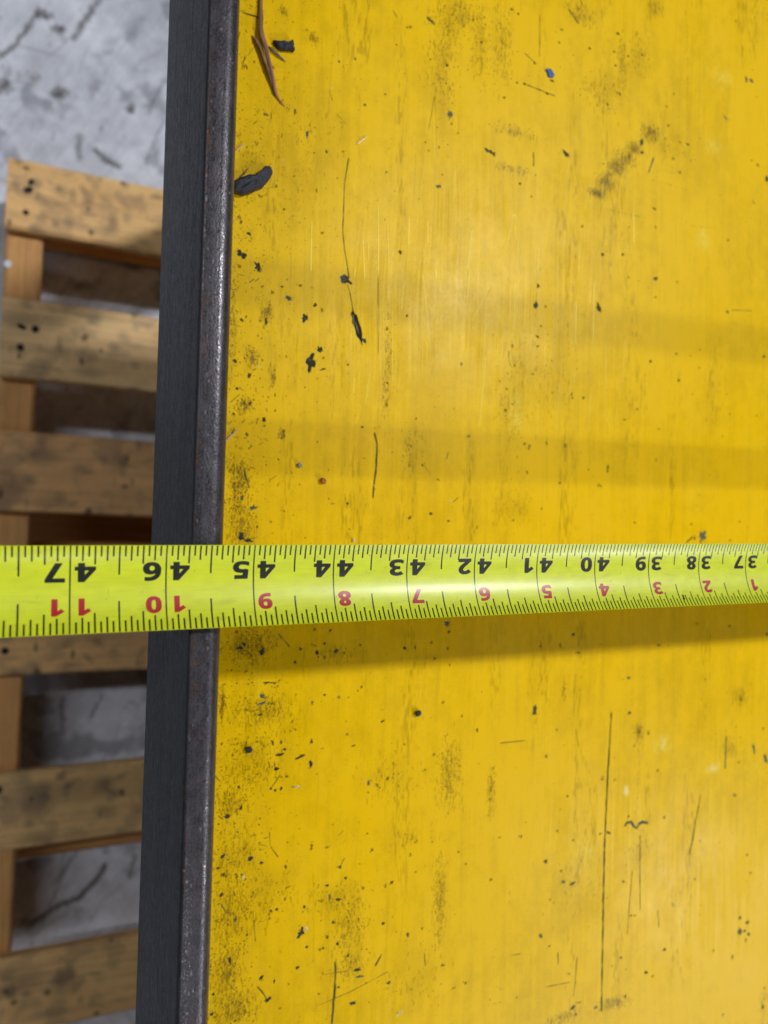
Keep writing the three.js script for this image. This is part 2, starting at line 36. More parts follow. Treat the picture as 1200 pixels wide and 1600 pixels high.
const BRIGHT = [[110.1,-130.4,114.4,-100.5],[125.1,-132.9,126.6,-125.3],[145.0,-130.8,135.7,-113.7],[109.8,-142.6,111.3,-130.6],[124.3,-138.9,124.7,-132.8],[84.8,-79.2,85.1,-74.3],[87.9,-38.4,89.7,-36.5],[87.9,-28.6,88.2,-26.7],[92.3,-152.4,93.4,-132.7],[132.7,-137.2,134.6,-155.4],[157.1,-167.1,153.2,-150.3],[146.0,-138.4,152.4,-155.5],[155.9,-165.8,157.8,-167.3],[200.1,-185.8,198.2,-177.5],[228.4,-182.3,229.3,-166.1],[241.0,-193.1,242.0,-191.5],[263.7,131.6,264.0,145.4],[252.7,138.4,253.4,145.0],[281.9,145.0,283.3,153.8],[289.2,135.0,288.7,147.2],[322.6,147.2,319.4,163.1],[234.6,130.0,234.5,145.0],[237.1,128.0,237.4,140.8],[221.5,129.3,221.4,136.2],[161.6,-168.0,159.5,-149.2],[176.0,-168.6,175.7,-154.2],[195.2,-161.1,195.0,-145.3],[93.7,-123.8,93.7,-111.9],[87.8,-156.5,88.7,-127.9],[58.1,-144.9,58.3,-123.9],[287.8,107.5,287.4,127.1],[204.7,-142.4,204.8,-111.8],[158.6,-138.3,158.6,-112.5],[193.9,-130.6,194.0,-110.5],[212.6,-112.8,214.0,-74.2]];
const GOUGE = [[77.2, -110.3], [82.1, -96.5]];
const T0 = 45.732, YAW = -0.0189, PITCH = 0.0091, ROLL = 0.13;   // how the tape lies

// ---------- helpers ----------
let seedState = 7;
const rnd = () => { seedState = (seedState + 0x6d2b79f5) | 0; let t = Math.imul(seedState ^ (seedState >>> 15), 1 | seedState); t = (t + Math.imul(t ^ (t >>> 7), 61 | t)) ^ t; return ((t ^ (t >>> 14)) >>> 0) / 4294967296; };
const gauss = () => (rnd() + rnd() + rnd() + rnd() - 2) * 1.0;
const TABLE = new Float32Array(65536); for (let i = 0; i < 65536; i++) TABLE[i] = rnd();
function noise(x, y) {
  const xi = Math.floor(x), yi = Math.floor(y); let fx = x - xi, fy = y - yi;
  fx = fx * fx * (3 - 2 * fx); fy = fy * fy * (3 - 2 * fy);
  const x0 = xi & 255, x1 = (xi + 1) & 255, y0 = (yi & 255) << 8, y1 = ((yi + 1) & 255) << 8, a = TABLE[y0 | x0], b = TABLE[y0 | x1], c = TABLE[y1 | x0], d = TABLE[y1 | x1];
  return a + (b - a) * fx + (c - a) * fy + (a - b - c + d) * fx * fy;
}
const fbm = (x, y) => 0.53 * noise(x, y) + 0.29 * noise(x * 2.3 + 7, y * 2.3 + 3) + 0.18 * noise(x * 5.1 + 1, y * 5.1 + 9);
const clamp = (v, a = 0, b = 1) => Math.min(b, Math.max(a, v));
const smooth = (a, b, v) => { const t = clamp((v - a) / (b - a)); return t * t * (3 - 2 * t); };
function canvas(w, h) { const c = document.createElement('canvas'); c.width = w; c.height = h; return c; }
function texture(c, color, wrap = THREE.MirroredRepeatWrapping) {
  const t = new THREE.CanvasTexture(c); t.wrapS = t.wrapT = wrap; t.magFilter = THREE.LinearFilter;
  if (color) t.colorSpace = THREE.SRGBColorSpace;
  return t;
}
// fill a canvas pixel by pixel: f(x, y, out) writes 0..255 values
function paint(c, f) {
  const g = c.getContext('2d'), d = g.getImageData(0, 0, c.width, c.height), o = [0, 0, 0];
  for (let y = 0, k = 0; y < c.height; y++) for (let x = 0; x < c.width; x++, k += 4) { f(x, y, o); d.data[k] = o[0]; d.data[k + 1] = o[1]; d.data[k + 2] = o[2]; d.data[k + 3] = 255; }
  g.putImageData(d, 0, 0);
  return g;
}
function blob(g, x, y, rx, ry, deg, style, alpha, rough = 0.35) {
  g.save(); g.translate(x, y); g.rotate(deg * Math.PI / 180); g.globalAlpha = alpha; g.fillStyle = style; g.beginPath();
  const n = 17;
  for (let i = 0; i < n; i++) { const a = i / n * 6.2832, r = 1 - rough + rnd() * rough * 1.6; g.lineTo(Math.cos(a) * rx * r, Math.sin(a) * ry * r); }
  g.closePath(); g.fill(); g.restore();
}
function soft(g, x, y, rx, ry, deg, rgb, alpha) {
  g.save(); g.translate(x, y); g.rotate(deg * Math.PI / 180); g.scale(rx, ry);
  const q = g.createRadialGradient(0, 0, 0, 0, 0, 1); q.addColorStop(0, `rgba(${rgb},${alpha})`); q.addColorStop(0.5, `rgba(${rgb},${alpha * 0.55})`); q.addColorStop(1, `rgba(${rgb},0)`);
  g.fillStyle = q; g.fillRect(-1, -1, 2, 2); g.restore();
}
function stroke(g, pts, w, style, alpha) {
  g.save(); g.globalAlpha = alpha; g.strokeStyle = style; g.lineWidth = w; g.lineCap = 'round'; g.lineJoin = 'round'; g.beginPath();
  for (let i = 0; i < pts.length; i += 2) g.lineTo(pts[i], pts[i + 1]);
  g.stroke(); g.restore();
}
const used = new Map();
function numbered(name) { const n = used.get(name) || 0; used.set(name, n + 1); return n ? name + '_' + String(n).padStart(3, '0') : name; }
function put(name, geometry, material, parent) {
  const m = new THREE.Mesh(geometry, material); m.name = parent === scene ? numbered(name) : name; m.castShadow = m.receiveShadow = true; parent.add(m); return m;
}
function thing(name, label, category, pos = [0, 0, 0], group) {
  const o = new THREE.Group(); o.name = numbered(name); o.position.set(...pos); o.userData = { label, category }; if (group) o.userData.group = group; scene.add(o); return o;
}
function tag(o, label, category, group) { o.userData = { label, category }; if (group) o.userData.group = group; return o; }
function mesh3(pos, uv, idx) {
  const g = new THREE.BufferGeometry(); g.setAttribute('position', new THREE.Float32BufferAttribute(pos, 3)); g.setAttribute('uv', new THREE.Float32BufferAttribute(uv, 2)); g.setIndex(idx); g.computeVertexNormals(); return g;
}
// a closed outline [[a, b] ...] swept between two ends; uv = distance round the outline and along, in units of (su, sv)
function sweep(outline, z0, z1, steps, su, sv, sharp = 0.5, wob = null) {
  const pos = [], uv = [], idx = []; let run = 0; const n = outline.length;
  for (let i = 0; i < n; i++) {
    const a = outline[i], b = outline[(i + 1) % n], len = Math.hypot(b[0] - a[0], b[1] - a[1]), base = pos.length / 3;
    for (let k = 0; k <= steps; k++) {
      const z = z0 + (z1 - z0) * k / steps, w = wob ? wob(z) : [0, 0];
      pos.push(a[0] + w[0], a[1] + w[1], z, b[0] + w[0], b[1] + w[1], z); uv.push(run / su, z / sv, (run + len) / su, z / sv);
      if (k) { const q = base + k * 2; idx.push(q - 2, q, q - 1, q - 1, q, q + 1); }
    }
    run += len;
  }
  const g = mesh3(pos, uv, idx);
  const nor = g.attributes.normal;                     // round the small turns of the outline, keep the sharp ones
  const dirs = outline.map((a, i) => { const b = outline[(i + 1) % n], l = Math.hypot(b[0] - a[0], b[1] - a[1]); return [(b[1] - a[1]) / l, -(b[0] - a[0]) / l]; });
  for (let i = 0; i < n; i++) for (const e of [0, 1]) {
    const other = dirs[(i + (e ? 1 : n - 1)) % n], d = dirs[i]; let x = d[0], y = d[1];
    if (d[0] * other[0] + d[1] * other[1] > sharp) { x += other[0]; y += other[1]; }
    const l = Math.hypot(x, y), s = Math.sign(nor.getX(i * 2 * (steps + 1)) * d[0] + nor.getY(i * 2 * (steps + 1)) * d[1]) || 1;
    for (let k = 0; k <= steps; k++) nor.setXYZ(i * 2 * (steps + 1) + k * 2 + e, s * x / l, s * y / l, 0);
  }
  const caps = [];
  const tri = THREE.ShapeUtils.triangulateShape(outline.map((q) => new THREE.Vector2(...q)), []);
  for (const z of [z0, z1]) {
    const w = wob ? wob(z) : [0, 0], p = [], u = [], ix = [];
    outline.forEach((q) => { p.push(q[0] + w[0], q[1] + w[1], z); u.push(q[0] / su, q[1] / su); });
    tri.forEach((t) => (z === z0) === (area(outline) > 0) ? ix.push(t[2], t[1], t[0]) : ix.push(t[0], t[1], t[2]));
    caps.push(mesh3(p, u, ix));
  }
  return mergeGeometries([g, ...caps]);
}
const area = (o) => o.reduce((s, a, i) => { const b = o[(i + 1) % o.length]; return s + a[0] * b[1] - b[0] * a[1]; }, 0) / 2;

// ---------- the hall lamps ----------
{
  const shell = new THREE.MeshStandardMaterial({ color: 0xb9bcc0, roughness: 0.5, metalness: 0.6 });
  const cable = new THREE.MeshStandardMaterial({ color: 0x2a2a2a, roughness: 0.7 });
  for (const [x, z, len, wid, power, label] of LAMPS) {
    const o = thing('hall_lamp', label, 'lamp', [x, RIM + HALL, z], 'linear lamps hung from the hall roof');
    const sh = new THREE.Shape([[-wid / 2, 0], [wid / 2, 0], [wid * 0.3, 0.07], [-wid * 0.3, 0.07]].map((q) => new THREE.Vector2(...q)));
    const g = new THREE.ExtrudeGeometry(sh, { depth: len, bevelEnabled: true, bevelSize: 0.006, bevelThickness: 0.006, bevelSegments: 2 }); g.translate(0, 0.012, -len / 2); g.rotateY(Math.PI / 2);
    put('housing', g, shell, o);
    const glow = new THREE.MeshStandardMaterial({ color: 0xffffff, emissive: 0xffffff, emissiveIntensity: 2, roughness: 0.6 });
    put('diffuser', new THREE.BoxGeometry(len - 0.02, 0.008, wid - 0.02), glow, o);
    for (const s of [-1, 1]) { const c = new THREE.CylinderGeometry(0.004, 0.004, 0.9, 8); c.translate(s * len * 0.35, 0.53, 0); put('hanging_cable', c, cable, o); }
    const l = new THREE.RectAreaLight(0xf7f9ff, power, len - 0.02, wid - 0.02); l.position.set(0, -0.008, 0); l.rotation.x = -Math.PI / 2; o.add(l);
  }
}

// ---------- concrete floor ----------
{
  const S = 1536, SPAN = 1.4, px = (m) => m * S / SPAN, c = canvas(S, S);
  const X = (x) => px(x / 1000 + 0.5), Y = (z) => px(z / 1000 + 0.8);       // millimetres from the rim corner
  const g = paint(c, (x, y, o) => {
    const b = fbm(x / 130, y / 130), f = fbm(x / 17 + 50, y / 17), s = noise((x + y * 0.55) / 2.2, (y - x * 0.55) / 60), w = noise(x / 1.3, y / 1.3);
    let v = 220 + (b - 0.5) * 44 + (f - 0.5) * 42 + (s - 0.5) * 14 + (w - 0.5) * 9;
    v -= 50 * smooth(0.60, 0.80, fbm(x / 47 + 9, y / 47 + 31)) * (0.5 + f);
    o[0] = v - 5; o[1] = v - 1; o[2] = v + 8;
  });
  const D = '92,90,90';
  for (let i = 0; i < 380; i++) { const a = -55 + gauss() * 30, x = rnd() * S, y = rnd() * S, l = 12 + rnd() * 56; soft(g, x, y, l, 1.2 + rnd() * 3, a, D, 0.08 + rnd() * 0.26); }
  for (let i = 0; i < 900; i++) soft(g, rnd() * S, rnd() * S, 10 + rnd() * 40, 0.8 + rnd() * 2.2, -55 + gauss() * 45, rnd() < 0.5 ? '240,243,250' : '120,120,124', 0.1 + rnd() * 0.3);
  for (let i = 0; i < 420; i++) soft(g, rnd() * S, rnd() * S, 2 + rnd() * 7, 2 + rnd() * 5, rnd() * 180, D, 0.1 + rnd() * 0.4);
  const ln = (pts, w, a) => { for (let k = 0; k + 3 < pts.length; k += 2) for (let t = 0; t < 1; t += 0.08) soft(g, X(pts[k] + (pts[k + 2] - pts[k]) * t + gauss() * 2), Y(pts[k + 1] + (pts[k + 3] - pts[k + 1]) * t), w * (0.7 + rnd() * 0.6) * 1.1, w * (0.8 + rnd()) * 0.7, -60, D, a * (0.35 + rnd() * 0.45)); };
  ln([11, -699, -4, -668, -18, -637], 5.5, 0.75); ln([-101, -593, -87, -608, -76, -628, -69, -641, -60, -665], 5, 0.5); ln([98, -618, 84, -585, 76, -563], 3.5, 0.5); ln([98, -562, 85, -525, 75, -496], 3.5, 0.55); ln([-7, -515, -6, -484], 6, 0.55); ln([11, -502, 27, -491, 43, -485], 5, 0.6);
  ln([-32, 486, 0, 468, 25, 462, 45, 443, 56, 424], 6, 0.75); ln([20, 405, -5, 440], 6, 0.4); ln([-5, 205, 0, 250], 5, 0.6); ln([45, 205, 30, 235], 4, 0.6); ln([92, 418, 86, 448], 4, 0.6);
  for (const [x, z, rx, rz, a] of [[-54, -659, 13, 9, 0.9], [-34, -646, 12, 8, 0.75], [-30, -636, 8, 10, 0.7], [-96, -557, 15, 13, 0.85], [-33, -563, 12, 13, 0.85], [-72, -575, 34, 22, 0.5], [54, -566, 7, 6, 0.7], [23, -541, 12, 9, 0.3], [-55, -600, 26, 18, 0.35], [30, -650, 20, 9, 0.25], [60, -520, 18, 10, 0.3], [-60, -520, 22, 14, 0.35]]) soft(g, X(x), Y(z), px(rx / 1000) * 0.9, px(rz / 1000) * 0.8, -35, D, a * 0.45); for (const [x, z, rx, rz, a] of [[-54, -659, 13, 9, 0.9], [-34, -646, 12, 8, 0.75], [-96, -557, 15, 13, 0.85], [-33, -563, 12, 13, 0.85], [-72, -575, 34, 22, 0.5], [54, -566, 7, 6, 0.7]]) for (let i = 0; i < 26; i++) blob(g, X(x + gauss() * rx * 0.6), Y(z + gauss() * rz * 0.6), 1 + rnd() * 5, 1 + rnd() * 4, rnd() * 180, '#4c4846', a * (0.15 + rnd() * 0.3), 0.6);
  const bump = canvas(1024, 1024); paint(bump, (x, y, o) => { o[0] = o[1] = o[2] = 110 + 70 * fbm(x / 9, y / 9) + 40 * noise(x / 1.7, y / 1.7); });
  const geo = new THREE.PlaneGeometry(30, 30); geo.rotateX(-Math.PI / 2);
  const p = geo.attributes.position, u = geo.attributes.uv;
  for (let i = 0; i < p.count; i++) u.setXY(i, (p.getX(i) + 0.5) / SPAN, 1 - (p.getZ(i) + 0.8) / SPAN);
  const floor = put('concrete_floor', geo, new THREE.MeshStandardMaterial({ map: texture(c, true), bumpMap: texture(bump), bumpScale: 0.0006, roughness: 0.55, color: 0xffffff }), scene);
  floor.userData = { kind: 'structure', label: 'pale scuffed concrete floor under the pallet' };
}

// ---------- wooden pallet ----------
{
  const S = 2048, ROWS = 16, RH = 64, c = canvas(S, 1024), bm = canvas(S, 1024);
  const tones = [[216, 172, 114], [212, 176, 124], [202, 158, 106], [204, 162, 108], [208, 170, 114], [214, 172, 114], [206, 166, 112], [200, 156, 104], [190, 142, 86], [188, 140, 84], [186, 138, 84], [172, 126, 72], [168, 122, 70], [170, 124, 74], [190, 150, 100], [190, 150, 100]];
  const grain = (x, y, r) => { const k = r * 37.7, yy = y + 5 * noise(x / 260 + k, y / 30 + k); return 0.6 * noise(x / 220 + k, yy / 2.1 + k) + 0.4 * noise(x / 90 + k, yy / 1.1); };
  const g = paint(c, (x, y, o) => {
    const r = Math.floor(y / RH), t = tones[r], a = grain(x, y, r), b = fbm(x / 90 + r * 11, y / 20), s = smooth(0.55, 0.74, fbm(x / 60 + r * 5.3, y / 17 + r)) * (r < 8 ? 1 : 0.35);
    const v = 1.06 + 0.2 * a + 0.16 * (b - 0.5), n = 0.96 + 0.08 * noise(x / 1.2, y / 1.2);
    for (let k = 0; k < 3; k++) o[k] = (t[k] * v * (1 - 0.13 * s) + [2, 4, 8][k] * s) * n;
  });
  paint(bm, (x, y, o) => { o[0] = o[1] = o[2] = 255 * clamp(0.3 + 0.6 * grain(x, y, Math.floor(y / RH))); });
  const PX = S / (44 * IN);                                            // pixels per metre along a board
  for (let r = 0; r < 8; r++) {                                        // boot and fork marks on the deck boards
    g.save(); g.beginPath(); g.rect(0, r * RH, S, RH); g.clip();
    for (let i = 0; i < 60; i++) soft(g, rnd() * S, (r + rnd()) * RH, 5 + rnd() * 22, 2 + rnd() * 6, gauss() * 10, '66,62,60', 0.12 + rnd() * 0.26);
    for (let i = 0; i < 26; i++) soft(g, rnd() * 330, (r + rnd()) * RH, 5 + rnd() * 22, 2 + rnd() * 7, gauss() * 10, '70,66,64', 0.08 + rnd() * 0.26);
    for (let i = 0; i < 5; i++) soft(g, rnd() * 330, (r + rnd()) * RH, 4 + rnd() * 6, 2 + rnd() * 3, gauss() * 10, '52,38,24', 0.7);
    g.restore();
  }
  const spot = (r, x, f, rx, ry, a, col = '56,54,56') => soft(g, x * IN * PX, (r + f) * RH, rx, ry / 2, 0, col, a * 0.48);
  spot(0, 3.3, 0.42, 16, 24, 0.8); spot(0, 4.4, 0.62, 14, 18, 0.8); spot(0, 1.6, 0.55, 30, 14, 0.6); spot(0, 2.2, 0.35, 24, 16, 0.5);
  spot(1, 0.9, 0.3, 60, 22, 0.45); spot(1, 3.6, 0.82, 40, 12, 0.6); spot(1, 5.6, 0.66, 14, 8, 0.5);
  spot(2, 1.7, 0.28, 50, 22, 0.75); spot(2, 0.7, 0.65, 46, 30, 0.6); spot(2, 5.2, 0.35, 12, 20, 0.75); spot(2, 2.4, 0.85, 60, 14, 0.4);
  spot(4, 2.4, 0.35, 46, 34, 0.8); spot(4, 3.2, 0.12, 14, 10, 0.9, '40,30,20'); spot(4, 2.4, 0.85, 50, 14, 0.6); spot(4, 5.0, 0.3, 30, 20, 0.6); spot(4, 2.9, 0.55, 12, 12, 0.5, '200,160,120');
  spot(5, 2.0, 0.35, 56, 26, 0.65); spot(5, 3.6, 0.45, 34, 30, 0.6); spot(5, 1.2, 0.2, 30, 14, 0.6); spot(5, 3.0, 0.78, 50, 12, 0.45);
  const wood = new THREE.MeshStandardMaterial({ map: texture(c, true), bumpMap: texture(bm), bumpScale: 0.0008, roughness: 0.82 });
  const iron = new THREE.MeshStandardMaterial({ color: 0x2b2320, roughness: 0.7, metalness: 0.3 });
  const zinc = new THREE.MeshStandardMaterial({ color: 0xd8dade, roughness: 0.35, metalness: 0.7 });
  // one board: a chamfered bar along +x, its top face on texture row r
  function board(len, wid, thick, r, alongZ) {
    const ch = 0.0022 + rnd() * 0.002, N = 18, h = thick / 2, w = wid / 2, ring = [[-w + ch, h], [w - ch, h], [w, h - ch], [w, -h + ch], [w - ch, -h], [-w + ch, -h], [-w, -h + ch], [-w, h - ch]];
    const pos = [], uv = [], idx = [], k0 = rnd() * 50, vv = [0.96, 0.04, 0.02, 0.02, 0.04, 0.96, 0.98, 0.98], jit = ring.map(() => rnd() * 40);
    for (let i = 0; i < 8; i++) {
      const j = (i + 1) % 8, b = pos.length / 3;
      for (let k = 0; k <= N; k++) {
        const t = k / N;
        for (const q of [i, j]) {
          const x = t * len, wz = ring[q][0] + (noise(t * 9 + jit[q], k0) - 0.5) * 0.0022, wy = ring[q][1] + (noise(t * 5 + k0, q > 3 ? 3 : 1) - 0.5) * 0.0012;
          pos.push(alongZ ? wz : x, wy, alongZ ? x : wz);
          const side = i === 2 || i === 6 ? (q === i ? 0.02 : 0.22) : vv[q];
          uv.push(x * PX / S, 1 - (r + 0.02 + 0.96 * (i === 2 || i === 6 ? side : (ring[q][0] / wid + 0.5))) / ROWS);
        }
        if (k) { const q = b + k * 2; alongZ ? idx.push(q - 2, q - 1, q, q - 1, q + 1, q) : idx.push(q - 2, q, q - 1, q - 1, q, q + 1); }
      }
    }
    for (const t of [0, N]) {
      const b = pos.length / 3;
      ring.forEach((q, i) => { const src = (i * (N + 1) * 2 + t * 2) * 3; pos.push(pos[src], pos[src + 1], pos[src + 2]); uv.push((0.3 + q[1]) * PX / S, 1 - (r + 0.5 + q[0] / wid * 0.9) / ROWS); });
      for (let i = 1; i < 7; i++) ((t === 0) !== !!alongZ) ? idx.push(b, b + i, b + i + 1) : idx.push(b, b + i + 1, b + i);
    }
    return mesh3(pos, uv, idx);
  }
  const o = thing('wooden_pallet', 'worn pine pallet with stained deck boards lying on the concrete floor', 'pallet', [-3.35 * IN, 0, 0]);
  o.rotation.y = -0.006;
  const T = 0.0162, ST = 0.0889, TOP = 4.8 * IN;
  const decks = [[-16.45, -13.4, 0.0], [-10.40, -6.9, 0.02], [-4.58, -1.06, 0.05], [2.45, 6.0, -0.06], [10.2, 13.55, -0.02], [18.1, 21.5, 0.04], [28.0, 31.4, 0]];
  decks.forEach(([a, b, dx], r) => {
    const m = put('deck_board', board(40 * IN, (b - a) * IN, T, r), wood, o); m.position.set(dx * IN, TOP - T / 2, (a + b) / 2 * IN); m.rotation.y = [-0.008, -0.006, -0.003, 0.0, 0.004, 0.003, 0][r];
    const spots = [[[0.95, 0.30], [0.85, 0.42], [0.8, 0.75]], [[0.8, 0.36], [1.35, 0.37], [0.8, 0.62]], [[0.75, 0.3], [0.85, 0.62]], [[0.9, 0.3], [1.3, 0.28], [0.8, 0.7]], [[0.75, 0.2], [0.7, 0.72]], [[0.75, 0.35], [0.7, 0.6], [0.7, 0.85]], [[0.8, 0.3], [0.8, 0.7]]][r];
    for (const [x, f] of [...spots, [20, 0.3], [20, 0.7], [39.2, 0.3], [39.2, 0.7]]) {
      const n = put('nail', new THREE.CylinderGeometry(0.0036, 0.0036, 0.003, 12), iron, m); n.scale.set(0.8 + rnd() * 0.7, 1, 0.75 + rnd() * 0.5); n.rotation.y = rnd() * 3; n.position.set(x * IN, T / 2 - 0.0012, ((f - 0.5) * (b - a)) * IN);
    }
  });
  [[0, 8], [19.25, 9], [38.5, 10]].forEach(([x, r]) => {
    const m = put('stringer', board(48 * IN, 1.5 * IN, ST, r, true), wood, o); m.position.set((x + 0.75) * IN, TOP - T - ST / 2 - 0.0004, -16.4 * IN);
    if (!x) { const n = put('staple', new THREE.CylinderGeometry(0.004, 0.004, 0.003, 10), zinc, m); n.position.set(-0.60 * IN, ST / 2 + 0.0006, 4.45 * IN); }
  });
  [[-16.4, -14.1, 11], [-1.9, 1.5, 12], [12.6, 15.6, 13], [28, 31.4, 13]].forEach(([a, b, r]) => { const m = put('bottom_board', board(40 * IN, (b - a) * IN, T, r), wood, o); m.position.set(0, T / 2 + 0.0015, (a + b) / 2 * IN); });
}

// ---------- steel platform with yellow deck ----------
const platform = thing('steel_platform', 'steel platform with scuffed yellow deck and bare dark steel rim', 'platform', [0, 0, 0]);
const PW = 45.73 * IN, Z0 = -16.2 * IN, Z1 = 54 * IN, BT = 0.395 * IN;
// steel rim bars
{
  const W = 1024, H = 2048, UM = 0.172, VM = 22 * IN, px = W / UM;
  const c = canvas(W, H), rm = canvas(W, H), bm = canvas(W, H);
  const edge = 83.8e-3 * px;                                         // outer top edge of the bar on the map
  const g = paint(c, (x, y, o) => {
    const st = noise(x / 2.2, y / 160), st2 = noise(x / 7, y / 420 + 9), f = fbm(x / 14, y / 14), w = noise(x / 1.1, y / 1.1);
    const face = smooth(-0.3, 0.5, (x - edge) / px * 1000);             // dark mill scale outside, rubbed steel on top
    let v = 47 + 14 * face + (st - 0.5) * 7 + (st2 - 0.5) * 9 + (f - 0.5) * (16 + 14 * face) + (w - 0.5) * 14;
    o[0] = v - 2 + 5 * face; o[1] = v; o[2] = v + 5 - 2 * face;
    const d = (x - edge) / px * 1000, q = fbm(x / 6 + 3, y / 22 + 3);         // rust creeping along the outer corner
    const r = smooth(0.50, 0.66, q) * smooth(1.0, 0.2, Math.abs(d - 0.4)) * smooth(0.25, 0.7, noise(3, y / 130));
    o[0] += (88 - o[0]) * r * 0.8; o[1] += (54 - o[1]) * r * 0.8; o[2] += (42 - o[2]) * r * 0.8;
  });
  paint(rm, (x, y, o) => { const f = fbm(x / 9, y / 9), st = noise(x / 3, y / 200), w = noise(x / 1.2, y / 1.2); o[0] = 0; o[2] = 0; o[1] = 156 - 64 * smooth(-0.3, 0.5, (x - edge) / px * 1000) + (f - 0.5) * 60 + (st - 0.5) * 34 + (w - 0.5) * 90; });
  paint(bm, (x, y, o) => { const f = fbm(x / 5, y / 5), w = noise(x / 1.5, y / 1.5), st = noise(x / 1.8, y / 130); o[0] = o[1] = o[2] = clamp(110 + 60 * (f - 0.5) + 110 * (w - 0.5) + 30 * (st - 0.5), 0, 255); });
  const Y = (z) => H - (z / 1000 / VM + 0.55) * H;                    // z in millimetres to map row
  const X = (d) => edge + d / 1000 * px;                             // d millimetres past the outer edge
  for (const [d, z, rx, ry] of [[8.4, -58, 5, 12], [8.7, -45, 3, 6], [8.2, -95, 3, 9], [8.9, -8, 4, 16], [8.8, -20, 3, 6], [1.2, -70, 4, 14], [1, -130, 4, 10], [1.4, 22, 6, 5], [1.6, 29, 6, 5]]) for (let k = 0; k < 9; k++) blob(g, X(d) + gauss() * rx, Y(z) + gauss() * ry, rx * 0.4, ry * 0.35, 0, '#6b3a22', 0.35, 0.8);
  for (let i = 0; i < 260; i++) blob(g, X(0.2 + rnd() * 9.6), rnd() * H, 0.8 + rnd() * 1.4, 0.8 + rnd() * 2.2, 0, rnd() < 0.5 ? '#6a4030' : '#8a8c92', 0.5 + rnd() * 0.4, 0.6);
  for (let i = 0; i < 60; i++) stroke(g, [X(-rnd() * 80), rnd() * H, 0, 0].map((v, k, a) => k < 2 ? v : a[k - 2] + gauss() * (k === 2 ? 3 : 60)), 0.8 + rnd(), rnd() < 0.6 ? '#26272a' : '#5f6268', 0.35);
  const scr = (pts) => stroke(g, pts.map((v, k) => k % 2 ? Y(v) : X(v)), 2.2, '#141416', 0.9);
  scr([-62, -112, -55, -111, -42, -119]); scr([-60, -121, -46, -112]);
  scr([-70, 60, -66, 90, -69, 130]); scr([-50, 120, -49, 150]);
  const steel = new THREE.MeshStandardMaterial({ map: texture(c, true), roughnessMap: texture(rm), bumpMap: texture(bm), bumpScale: 0.00009, roughness: 1, metalness: 0.32 });
  const H0 = 3.3 * IN, prof = [[0, -H0], [0, -0.0012]], r = 0.0044;
  for (let k = 1; k <= 4; k++) { const a = Math.PI - k / 4 * Math.PI / 2; prof.push([0.0012 + 0.0012 * Math.cos(a), -0.0012 + 0.0012 * Math.sin(a)]); }
  for (let k = 0; k <= 10; k++) { const a = Math.PI / 2 - k / 10 * Math.PI / 2; prof.push([BT - r + r * Math.cos(a), -r + r * Math.sin(a)]); }
  prof.push([BT, -H0]);
  const bar = (len) => sweep(prof, 0, len, 12, UM, -VM, 0.6);
  const put4 = (len, x, z, turn) => { const g4 = bar(len), u = g4.attributes.uv; for (let i = 0; i < u.count; i++) u.setY(i, u.getY(i) + 0); const m = put('rim_bar', g4, steel, platform); m.position.set(x, RIM, z); m.rotation.y = turn; return m; };
  const L = Z1 - Z0, first = put4(L, 0, Z0, 0), uu = first.geometry.attributes.uv, pp = first.geometry.attributes.position;
  for (let i = 0; i < uu.count; i++) uu.setY(i, (pp.getZ(i) + Z0) / VM + 0.55);
  put4(L, PW, Z1, Math.PI);
  put4(PW - 2 * BT - 0.0006, BT + 0.0003, Z1, Math.PI / 2); put4(PW - 2 * BT - 0.0006, PW - BT - 0.0003, Z0, -Math.PI / 2);
  const leg = new THREE.MeshStandardMaterial({ color: 0x3a3c40, roughness: 0.5, metalness: 0.4 });
  for (const x of [6, 33]) for (const z of [-14.6, 19.8, 50]) {
    const foot = z > 31 ? 0.0005 : 4.8 * IN + 0.0005, h = RIM - H0 - foot, g2 = sweep([[-0.025, -0.025], [0.025, -0.025], [0.025, 0.025], [-0.025, 0.025]], 0, h - 0.001, 1, 0.1, 0.1); g2.rotateX(-Math.PI / 2);
    const m = put('leg', g2, leg, platform); m.position.set(x * IN, foot, z * IN);
  }
}
